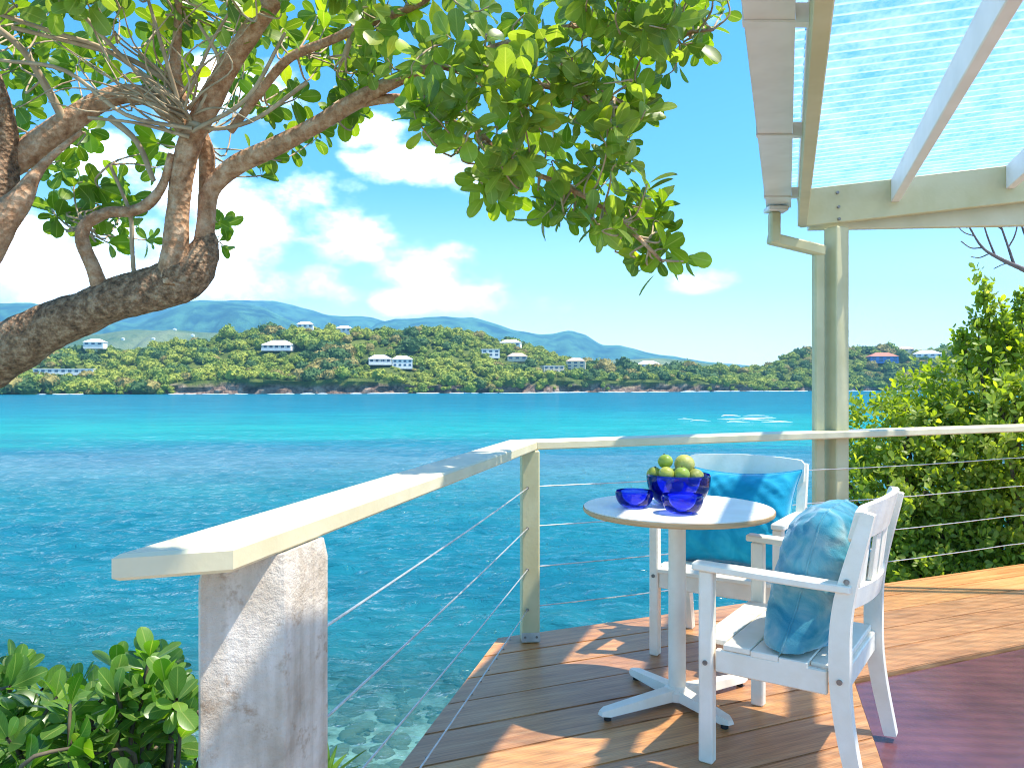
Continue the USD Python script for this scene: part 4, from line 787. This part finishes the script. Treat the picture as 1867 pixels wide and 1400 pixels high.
def unit_rows(a): return a / (np.linalg.norm(a, axis=1, keepdims=True) + 1e-9)
def rosettes(C, AX, r, nl, L, W, spread, stemlen, curl=(.05, .3), fold=.22, st=ST, prof=OBOV):
    """leaves set spirally round twig tips C with axes AX"""
    P, D, Nn = [], [], []
    for c, ax in zip(C, AX):
        k = int(r.integers(nl[0], nl[1] + 1)); a0 = r.uniform(0, 6.28); u = np.cross(ax, r.normal(size=3)); u /= np.linalg.norm(u); w = np.cross(ax, u)
        for i in range(k):
            a = a0 + i * 2.4 + r.normal() * .4; q = i / max(1, k - 1); sp = math.radians(spread[0] + (spread[1] - spread[0]) * (1 - q)) + r.normal() * .27
            o = u * math.cos(a) + w * math.sin(a); d = ax * math.cos(sp) + o * math.sin(sp); nn = ax * math.sin(sp) - o * math.cos(sp) + r.normal(size=3) * .34
            P.append(c - ax * stemlen * (1 - q) + o * .004); D.append(d); Nn.append(nn)
    P, D, Nn = map(np.array, (P, D, Nn)); n = len(P)
    LL = r.uniform(*L, n); return leaf_batch(P, D, Nn, LL, LL * r.uniform(*W, n), r.uniform(*curl, n), fold, prof, st)
def emit_leaves(parent, V, f, mix, variants, weights, r, limit=300, name='leaf', rest='foliage'):
    """the leaves that show largest become parts, the others one part"""
    f, uv = f; c = V.mean(1); d = c[:, 1]; px, py = CX + c[:, 0] / d * F, CY - (c[:, 2] - H) / d * F
    ar = 0
    A2 = np.cross(V[:, f[:, 1]] - V[:, f[:, 0]], V[:, f[:, 2]] - V[:, f[:, 0]]).sum(1) / 2; view = c - np.array([0, 0, H]); dist = np.linalg.norm(view, axis=1)
    show = np.abs((A2 * view).sum(1)) / dist ** 3 * np.where((px > 0) & (px < 1867) & (py > 0) & (py < 1400), 1, .01)
    # a leaf well behind others at the same place hardly shows
    cell = {}
    for i in np.argsort(d):
        k = (int(px[i] // 22), int(py[i] // 22)); cell.setdefault(k, []).append(i)
    for k, li in cell.items():
        for q, i in enumerate(li): show[i] *= .55 ** q
    order = np.argsort(-show); big, small = order[:limit], order[limit:]
    for i in big: obj(name, (V[i], f), variants[int(r.choice(len(variants), p=weights))], parent, smooth=True, uv=uv)
    nv = V.shape[1]; vs = V[small].reshape(-1, 3); fs_ = (f[None] + (np.arange(len(small)) * nv)[:, None, None]).reshape(-1, 3)
    if len(small): obj(rest, (vs, fs_), mix, parent, smooth=True, kind='stuff', uv=np.tile(uv, (len(small), 1)))
def in_polys(polys, n, r):
    """n points of the photo spread over polygons, each (weight, [(x, y), ...])"""
    out = []; tot = sum(w * Polygon(p).area for w, p in polys)
    for w, p in polys:
        g = Polygon(p); k = int(round(n * w * g.area / tot)); x0, y0, x1, y1 = g.bounds; c = 0
        while c < k:
            q = (r.uniform(x0, x1), r.uniform(y0, y1))
            if g.contains(Point(q)): out.append(q); c += 1
    return np.array(out)

# ------------------------------------------------------------------ the big tree at the left
tree = thing('seaside_tree', 'broad-leaved tree with leaning trunk arching over the handrail from the left', 'tree')
def limb(pts, name, m, sides=14, rough=.12, n=7, seed=0, parent=None):
    """pts: (photo x, photo y, distance, radius in photo pixels)"""
    w = np.array([[*at(x, y, d), r_ * d / F] for x, y, d, r_ in pts]); s = spline(w, n)
    obj(name, tube(s[:, :3], np.maximum(s[:, 3], .002), sides, rough, seed), m, parent or tree, smooth=True); SK.append(s); return s
SK = []
limb([(-330, 1500, 3.3, 95), (-300, 1150, 3.25, 74), (-210, 860, 3.2, 64), (-110, 725, 3.15, 58), (0, 648, 3.1, 48), (100, 592, 3.05, 42), (200, 550, 3.0, 40), (290, 525, 3.0, 40), (335, 506, 3.0, 39), (362, 480, 3.01, 32), (374, 450, 3.02, 25), (377, 425, 3.02, 15)], 'trunk', M['bark_dark'], 22, .16, 9, 1)
limb([(318, 515, 2.99, 36), (320, 475, 2.97, 27), (321, 435, 2.96, 22), (325, 380, 2.95, 20), (334, 310, 2.92, 20), (350, 250, 2.9, 21), (376, 200, 2.87, 20), (415, 125, 2.8, 19), (462, 52, 2.72, 18), (520, -30, 2.62, 16), (570, -120, 2.5, 12)], 'branch', M['bark_warm'], 16, .08, 7, 2)
limb([(372, 455, 3.02, 20), (376, 405, 3.02, 16), (386, 345, 3.02, 16), (430, 302, 3.0, 18), (510, 264, 2.95, 17), (580, 226, 2.9, 15), (640, 190, 2.86, 15), (720, 148, 2.8, 12), (800, 118, 2.76, 10), (890, 92, 2.72, 8), (990, 60, 2.7, 6), (1090, 40, 2.7, 4)], 'branch', M['bark_warm'], 16, .08, 7, 3)
limb([(-60, 330, 2.8, 30), (0, 305, 2.8, 28), (50, 278, 2.8, 25), (120, 226, 2.82, 21), (190, 182, 2.84, 18), (250, 172, 2.86, 17), (300, 195, 2.88, 16), (345, 240, 2.9, 18)], 'branch', M['bark_warm'], 14, .08, 7, 4)
limb([(-80, 560, 2.75, 46), (-30, 420, 2.75, 38), (-4, 340, 2.75, 33), (2, 280, 2.75, 28), (-10, 200, 2.7, 30), (-60, 60, 2.6, 24)], 'branch', M['bark_dark'], 16, .16, 7, 5)
limb([(-50, 480, 2.68, 40), (0, 405, 2.68, 30), (38, 362, 2.69, 20), (62, 322, 2.7, 12), (95, 285, 2.72, 7), (150, 240, 2.75, 4)], 'branch', M['bark_warm'], 12, .08, 7, 6)
limb([(184, 528, 2.98, 16), (168, 484, 2.96, 12), (150, 440, 2.95, 12), (158, 408, 2.95, 11), (196, 388, 2.94, 10), (240, 385, 2.93, 10), (272, 370, 2.92, 10), (298, 335, 2.9, 8), (312, 280, 2.88, 6)], 'branch', M['bark_warm'], 10, .1, 6, 7)
limb([(370, 400, 3.06, 10), (378, 300, 3.04, 14), (366, 250, 3.0, 14), (350, 215, 2.94, 12)], 'branch', M['bark_warm'], 10, .1, 6, 8)
limb([(420, 240, 2.9, 7), (480, 160, 2.84, 8), (530, 105, 2.8, 8), (600, 75, 2.76, 8), (680, 40, 2.7, 8), (760, 10, 2.66, 6), (830, -40, 2.6, 5)], 'branch', M['bark_warm'], 9, .1, 6, 9)
limb([(330, 190, 2.86, 16), (318, 140, 2.82, 13), (324, 60, 2.76, 8), (326, -40, 2.7, 6)], 'branch', M['bark_warm'], 9, .1, 6, 10)
limb([(640, 190, 2.86, 10), (720, 180, 2.84, 9), (790, 190, 2.8, 8), (850, 220, 2.78, 7), (905, 275, 2.76, 6), (960, 310, 2.74, 5), (1030, 340, 2.72, 5), (1100, 380, 2.7, 4), (1160, 430, 2.68, 4), (1205, 475, 2.66, 3)], 'branch', M['bark_warm'], 9, .1, 6, 11)
limb([(800, 118, 2.76, 8), (880, 140, 2.72, 7), (960, 150, 2.7, 6), (1050, 170, 2.68, 5), (1120, 180, 2.66, 4)], 'branch', M['bark_warm'], 8, .1, 6, 12)
limb([(1050, 45, 2.7, 5), (1150, 50, 2.68, 4), (1230, 60, 2.66, 4), (1300, 55, 2.64, 3)], 'branch', M['bark_warm'], 8, .1, 5, 13)
limb([(245, 512, 3.0, 4), (241, 455, 2.98, 4), (238, 395, 2.96, 4), (222, 350, 2.94, 3), (200, 300, 2.92, 3)], 'branch', M['bark_twig'], 7, .1, 5, 14)
for i, q in enumerate([[(330, 165, 2.84, 5), (240, 110, 2.75, 5), (140, 80, 2.65, 4), (20, 50, 2.55, 4)], [(335, 190, 2.82, 5), (200, 95, 2.7, 4), (100, 60, 2.6, 4), (-20, 20, 2.5, 4)], [(340, 215, 2.84, 5), (270, 150, 2.76, 4), (190, 70, 2.66, 4), (100, -30, 2.55, 3)],
                       [(120, 226, 2.8, 8), (85, 160, 2.74, 7), (40, 90, 2.66, 6), (-20, 40, 2.6, 6)], [(345, 225, 2.84, 6), (400, 235, 2.86, 4), (470, 215, 2.86, 4), (560, 150, 2.82, 4)], [(360, 205, 2.84, 4), (400, 120, 2.78, 4), (360, 40, 2.7, 3)],
                       [(200, 215, 2.84, 7), (250, 260, 2.86, 6), (280, 330, 2.88, 5)], [(350, 235, 2.82, 4), (230, 210, 2.74, 4), (120, 130, 2.66, 4), (0, 110, 2.58, 3)], [(330, 200, 2.8, 4), (300, 100, 2.72, 4), (270, 0, 2.64, 3)], [(345, 170, 2.82, 4), (385, 80, 2.74, 3), (420, 20, 2.68, 3)],
                       [(880, 335, 2.76, 4), (905, 280, 2.76, 5)], [(630, 100, 2.78, 6), (645, 40, 2.72, 5), (640, -30, 2.68, 4)], [(345, 250, 2.85, 4), (250, 225, 2.78, 3), (160, 215, 2.72, 3)], [(350, 240, 2.83, 4), (450, 180, 2.8, 4), (520, 60, 2.72, 3)]]):
    limb(q, 'branch', M['bark_twig'], 6, .05, 5, 20 + i)
limb([(520, -30, 2.62, 9), (640, -190, 2.25, 8), (800, -340, 1.85, 7), (930, -420, 1.5, 5), (985, -440, 1.25, 3)], 'branch', M['bark_twig'], 7, .08, 6, 60)
rt = np.random.default_rng(21)
for i in range(28):                                     # fine pale twigs fanning out from the crotch
    a = rt.uniform(-2.95, -.35) if i % 3 else rt.uniform(-3.1, -2.2); L = rt.uniform(120, 330); x0, y0 = 338 + rt.normal() * 14, 205 + rt.normal() * 22
    q = []
    for t_ in (0, .33, .66, 1.0): q.append((x0 + math.cos(a + .25 * t_ * rt.normal()) * L * t_, y0 + math.sin(a + .25 * t_ * rt.normal()) * L * .8 * t_, 2.84 - .26 * t_ + rt.normal() * .03, 2.7 - 1.7 * t_))
    limb(q, 'twig', M['bark_twig'], 5, .0, 4, 90 + i)
polys = [(.72, [(-60, -60), (640, -60), (640, 190), (600, 215), (560, 195), (440, 190), (360, 180), (230, 140), (90, 160), (-60, 190)]),
         (.70, [(640, -70), (1340, -70), (1335, 60), (1265, 100), (1240, 125), (1175, 165), (1190, 235), (1140, 285), (1060, 260), (960, 240), (880, 225), (835, 262), (745, 225), (690, 195), (640, 190)]),
         (.42, [(-60, 200), (90, 170), (230, 200), (300, 260), (290, 330), (230, 370), (100, 380), (20, 330), (-60, 330)]),
         (.9, [(880, 310), (960, 240), (1140, 285), (1195, 335), (1220, 360), (1215, 430), (1150, 430), (1100, 430), (1050, 375), (985, 415), (925, 385), (885, 350)]),
         (.95, [(1120, 405), (1200, 405), (1215, 440), (1258, 465), (1250, 490), (1190, 500), (1140, 475)]),
         (.9, [(80, 370), (150, 350), (290, 400), (285, 450), (200, 460), (150, 425), (100, 420)]),
         (1.0, [(395, 395), (430, 400), (425, 465), (395, 475)]),
         (.55, [(420, 260), (560, 200), (640, 200), (590, 240), (500, 310), (440, 320)]),
         (.7, [(860, 230), (960, 240), (930, 330), (880, 320)])]
RC = in_polys(polys, 385, rt)
lft = np.clip((760 - RC[:, 0]) / 200, 0, 1) * np.clip((RC[:, 1] + 20) / 90, 0, 1)      # round the big limbs the leaves hang on their far side
dz_ = 2.66 + .5 * (meshkit.fbm(np.column_stack([RC / 190.0, np.zeros(len(RC))]), 3) - .5) * 2 + rt.uniform(-.30, .36, len(RC)) + np.clip((RC[:, 1] - 150) / 350, -.6, 1) * .12
dz_ = dz_ * (1 - lft) + lft * rt.uniform(3.08, 3.75, len(RC)); dz_ = np.maximum(dz_, 2.38)
C3 = np.array([at(x, y, d) for (x, y), d in zip(RC, dz_)])
over = np.array([(rt.uniform(-.08, .17), rt.uniform(1.10, 1.25), rt.uniform(2.12, 2.42)) for _ in range(7)])        # the spray above the frame that dapples the rail's end
C3 = np.vstack([C3, over])
SKP = np.vstack([s[:, :3] for s in SK]); SKR = np.concatenate([s[:, 3] for s in SK])
from scipy.spatial import cKDTree
kd = cKDTree(SKP[SKR < .05]); SKQ = SKP[SKR < .05]
dd_, ii = kd.query(C3); root = SKQ[ii]
AX = unit_rows(unit_rows(C3 - root) * .8 + rt.normal(size=C3.shape) * .45 + np.array([.15, -.05, .25]))
tw = []
for c, ax, r0, d in zip(C3, AX, root, dd_):
    if d > .8: continue
    mid = (c - ax * min(.5 * d, .25) + r0) / 2 + rt.normal(size=3) * .02
    tw.append(tube(spline([r0, mid, c - ax * .05, c], 4), np.linspace(.0045, .002, 13), 5, cap=False))
obj('twigs', tw, M['bark_twig'], tree, smooth=True, kind='stuff')
LV, LF = rosettes(C3, AX, rt, (5, 8), (.058, .104), (.46, .70), (35, 95), .07)
emit_leaves(tree, LV, LF, M['leaf_mix'], TL, [.14, .24, .28, .20, .10, .04], rt)

# ------------------------------------------------------------------ shrub below the pillar at the left
rb = np.random.default_rng(5)
sh = thing('coastal_shrub', 'glossy green shrub with rosettes of rounded leaves left of the concrete pillar', 'shrub')
RCb = in_polys([(1, [(-80, 1190), (60, 1220), (150, 1235), (210, 1205), (300, 1190), (310, 1240), (345, 1255), (352, 1420), (340, 1560), (-80, 1560)])], 200, rb)
db = 2.35 + rb.uniform(-.3, .55, len(RCb)) - (RCb[:, 1] - 1180) / 400 * .25
C3 = np.array([at(x, y, d) for (x, y), d in zip(RCb, db)])
AXb = unit_rows(rb.normal(size=C3.shape) * .38 + np.array([.1, -.18, 1.0]))
stems = []; feet = [at(60, 1400, 2.6), at(180, 1400, 2.55), at(290, 1400, 2.5)]
for k, (c, ax) in enumerate(zip(C3, AXb)):
    fx = feet[int(rb.integers(0, 3))]; g = np.array([fx[0], fx[1], float(bank_z(np.array(fx[0]), np.array(fx[1]))) - .1])
    low = c - ax * .16; mid = low * .6 + g * .4 + np.array([0, 0, .15])
    stems.append(tube(spline([g, mid, low, c], 5), np.linspace(.011, .004, 16), 6, cap=False))
obj('stem', stems[0], M['stem'], sh, smooth=True)
for s_ in stems[1:30]: obj('stem', s_, M['stem'], sh, smooth=True)
obj('stems', stems[30:], M['stem'], sh, smooth=True, kind='stuff')
LV, LF = rosettes(C3, AXb, rb, (8, 12), (.062, .096), (.48, .62), (28, 88), .05, (.0, .22), .18)
emit_leaves(sh, LV, LF, M['bush_mix'], BL, [.2, .3, .27, .17, .06], rb)
# small spiky plant beside the pillar
ag = thing('spiky_plant', 'small spiky green plant just right of the pillar foot', 'plant')
pb = at(596, 1425, 2.3); Pn, Dn, Nn = [], [], []
for k in range(16):
    a = k * 2.4; e = rb.uniform(.5, 1.2); d = np.array([math.cos(a) * math.cos(e), math.sin(a) * math.cos(e), math.sin(e)]); Pn.append(pb); Dn.append(d); Nn.append(np.cross(np.cross(d, [0, 0, 1]), d))
V_, f_ = leaf_batch(np.array(Pn), np.array(Dn), np.array(Nn), rb.uniform(.09, .15, 16), rb.uniform(.018, .026, 16), rb.uniform(.0, .25, 16), .5, [.4, .45, .5, .5, .45, .38, .28, .17, .08, 0])
for k in range(16): obj('leaf', (V_[k], f_[0]), BL[k % 4], ag, smooth=True, uv=f_[1])
g = float(bank_z(np.array(pb[0]), np.array(pb[1])))
obj('stem', tube(spline([pb + [.03, .05, g - pb[2] - .1], pb + [.01, .02, -.3], pb + [0, 0, .01]], 5), np.linspace(.016, .008, 11), 7), M['stem'], ag, smooth=True)

# ------------------------------------------------------------------ hedge beyond the rail at the right
rh = np.random.default_rng(9)
def small_shrub(name, label, blobs, shoots, nleaf, per, foot, limit=300):
    e = thing(name, label, 'shrub'); C, AX_ = [], []
    tot = sum(b[3] ** 2 for b in blobs)
    for px, py, d, rad, sq in blobs:
        c0 = at(px, py, d); k = int(nleaf / per * rad ** 2 / tot); v = unit_rows(rh.normal(size=(k, 3)))
        lump = 1 + .55 * (meshkit.fbm(v * 2.3 + px, 3) - .5) * 2; q = rh.uniform(.72, 1.0, k) ** .6
        C.append(c0 + v * (rad * lump * q)[:, None] * np.array([1, 1, sq])); AX_.append(unit_rows(v + rh.normal(size=(k, 3)) * .5 + [0, 0, .35]))
    st_ = []
    for pts in shoots:
        w = spline([at(*p) for p in pts], 8); st_.append(tube(w, np.linspace(.008, .002, len(w)), 6)); k = len(w)
        for i in range(2, k):
            for _ in range(3): C.append((w[i] + rh.normal(size=3) * .035)[None]); AX_.append(unit_rows((rh.normal(size=3) + [0, 0, .7])[None]))
    C, AX_ = np.vstack(C), np.vstack(AX_)
    V, f = rosettes(C, AX_, rh, (per - 1, per + 1), (.046, .074), (.45, .6), (30, 80), .05, (0, .25), .15, ST5, OB5)
    for px, py, d, rad, sq in blobs:
        c0 = at(px, py, d); gz_ = float(bank_z(np.array(c0[0]), np.array(c0[1])))
        for s in range(3):
            o = rh.normal(size=3) * rad * .45; st_.append(tube(spline([np.array([foot[0], foot[1], float(bank_z(np.array(foot[0]), np.array(foot[1]))) - .1]) + o * [.3, .3, 0], (c0 + np.array([foot[0], foot[1], gz_])) / 2 + o * .4, c0 + o, c0 + o * 1.2 + [0, 0, rad * .15]], 5), np.linspace(.03, .004, 16), 6))
    for s in st_[:24]: obj('stem', s, M['stem'], e, smooth=True)
    if st_[24:]: obj('stems', st_[24:], M['stem'], e, smooth=True, kind='stuff')
    emit_leaves(e, V, f, M['hedge_mix'], HL, [.16, .26, .30, .2, .08], rh, limit)
small_shrub('hedge_shrub', 'dense yellow-green hedge behind the wires, nearest the tall post',
            [(1645, 800, 6.6, .48, .9), (1620, 900, 6.4, .44, .9), (1700, 880, 6.5, .58, 1), (1660, 1010, 6.3, .50, .9), (1740, 1010, 6.4, .56, .9), (1720, 745, 7.0, .46, .9), (1600, 990, 6.5, .3, .9), (1690, 1120, 6.2, .6, .8)], [], 18500, 5, (3.4, 6.4))
small_shrub('hedge_shrub', 'taller leafy hedge at the right edge with upright shoots above it',
            [(1805, 725, 6.5, .46, 1.1), (1860, 800, 6.2, .60, 1), (1790, 860, 6.4, .58, 1), (1880, 960, 6.2, .60, .9), (1800, 990, 6.3, .55, .9), (1960, 820, 6.3, .8, 1.1), (1875, 650, 6.6, .36, 1.2), (1830, 640, 6.8, .24, 1.3), (1850, 1110, 6.2, .7, .8)],
            [[(1800, 680, 6.5), (1806, 610, 6.5), (1800, 560, 6.5), (1787, 505, 6.5)], [(1830, 680, 6.4), (1835, 620, 6.4), (1822, 550, 6.4)], [(1870, 640, 6.5), (1862, 570, 6.5), (1868, 530, 6.5)], [(1765, 690, 6.6), (1760, 640, 6.6), (1748, 610, 6.6)], [(1850, 660, 6.4), (1846, 600, 6.4)], [(1790, 640, 6.5), (1778, 580, 6.5)]], 19500, 5, (4.4, 6.4))
# bare twiggy tree whose branches hang in at the right edge
bt = thing('bare_tree', 'leafless dark-twigged tree reaching in at the right edge under the roof', 'tree')
gz_ = float(bank_z(np.array(8.2), np.array(9.0)))
SK = []
def blimb(pts, nm, seed, sides=7):
    w = np.array([[*at(x, y, d), r_ * d / F] for x, y, d, r_ in pts]); s = spline(w, 6); obj(nm, tube(s[:, :3], np.maximum(s[:, 3], .002), sides, .08, seed), M['twig_grey'], bt, smooth=True); return s
b0 = at(2230, 1100, 9.0); y0 = CY - (gz_ - .2 - H) / 9.0 * F
blimb([(2230, y0, 9.0, 26), (2200, 900, 9.0, 22), (2120, 650, 9.0, 16), (2000, 545, 9.0, 9), (1920, 515, 9, 6), (1867, 492, 9, 4.5), (1820, 470, 9, 3.2), (1790, 450, 9, 2.2), (1762, 405, 9, 1.4)], 'trunk', 1, 10)
for i, q in enumerate([[(1850, 486, 9, 3), (1838, 450, 9, 2.2), (1826, 415, 9, 1.6), (1815, 380, 9, 1.2)], [(1815, 468, 9, 2), (1800, 430, 9, 1.6), (1790, 395, 9, 1.2)], [(1900, 508, 9, 3), (1880, 460, 9, 2.4), (1866, 420, 9, 2), (1850, 380, 9, 1.3)], [(1838, 452, 9, 1.6), (1850, 430, 9, 1.4), (1856, 405, 9, 1.1)],
                       [(1790, 452, 9, 1.5), (1770, 452, 9, 1.2), (1752, 440, 9, 1)], [(1775, 430, 9, 1.3), (1758, 424, 9, 1.0), (1745, 412, 9, .9)], [(1880, 460, 9, 1.5), (1895, 430, 9, 1.2)], [(1826, 418, 9, 1.2), (1812, 408, 9, 1)], [(1866, 425, 9, 1.4), (1878, 400, 9, 1.1)], [(1805, 462, 9, 1.3), (1786, 470, 9, 1.0), (1770, 468, 9, .8)], [(1920, 515, 9, 3), (1940, 450, 9, 2), (1930, 390, 9, 1.4)], [(1846, 478, 9, 1.3), (1830, 482, 9, 1.0), (1812, 490, 9, .8)]]):
    blimb(q, 'branch', 5 + i, 5)
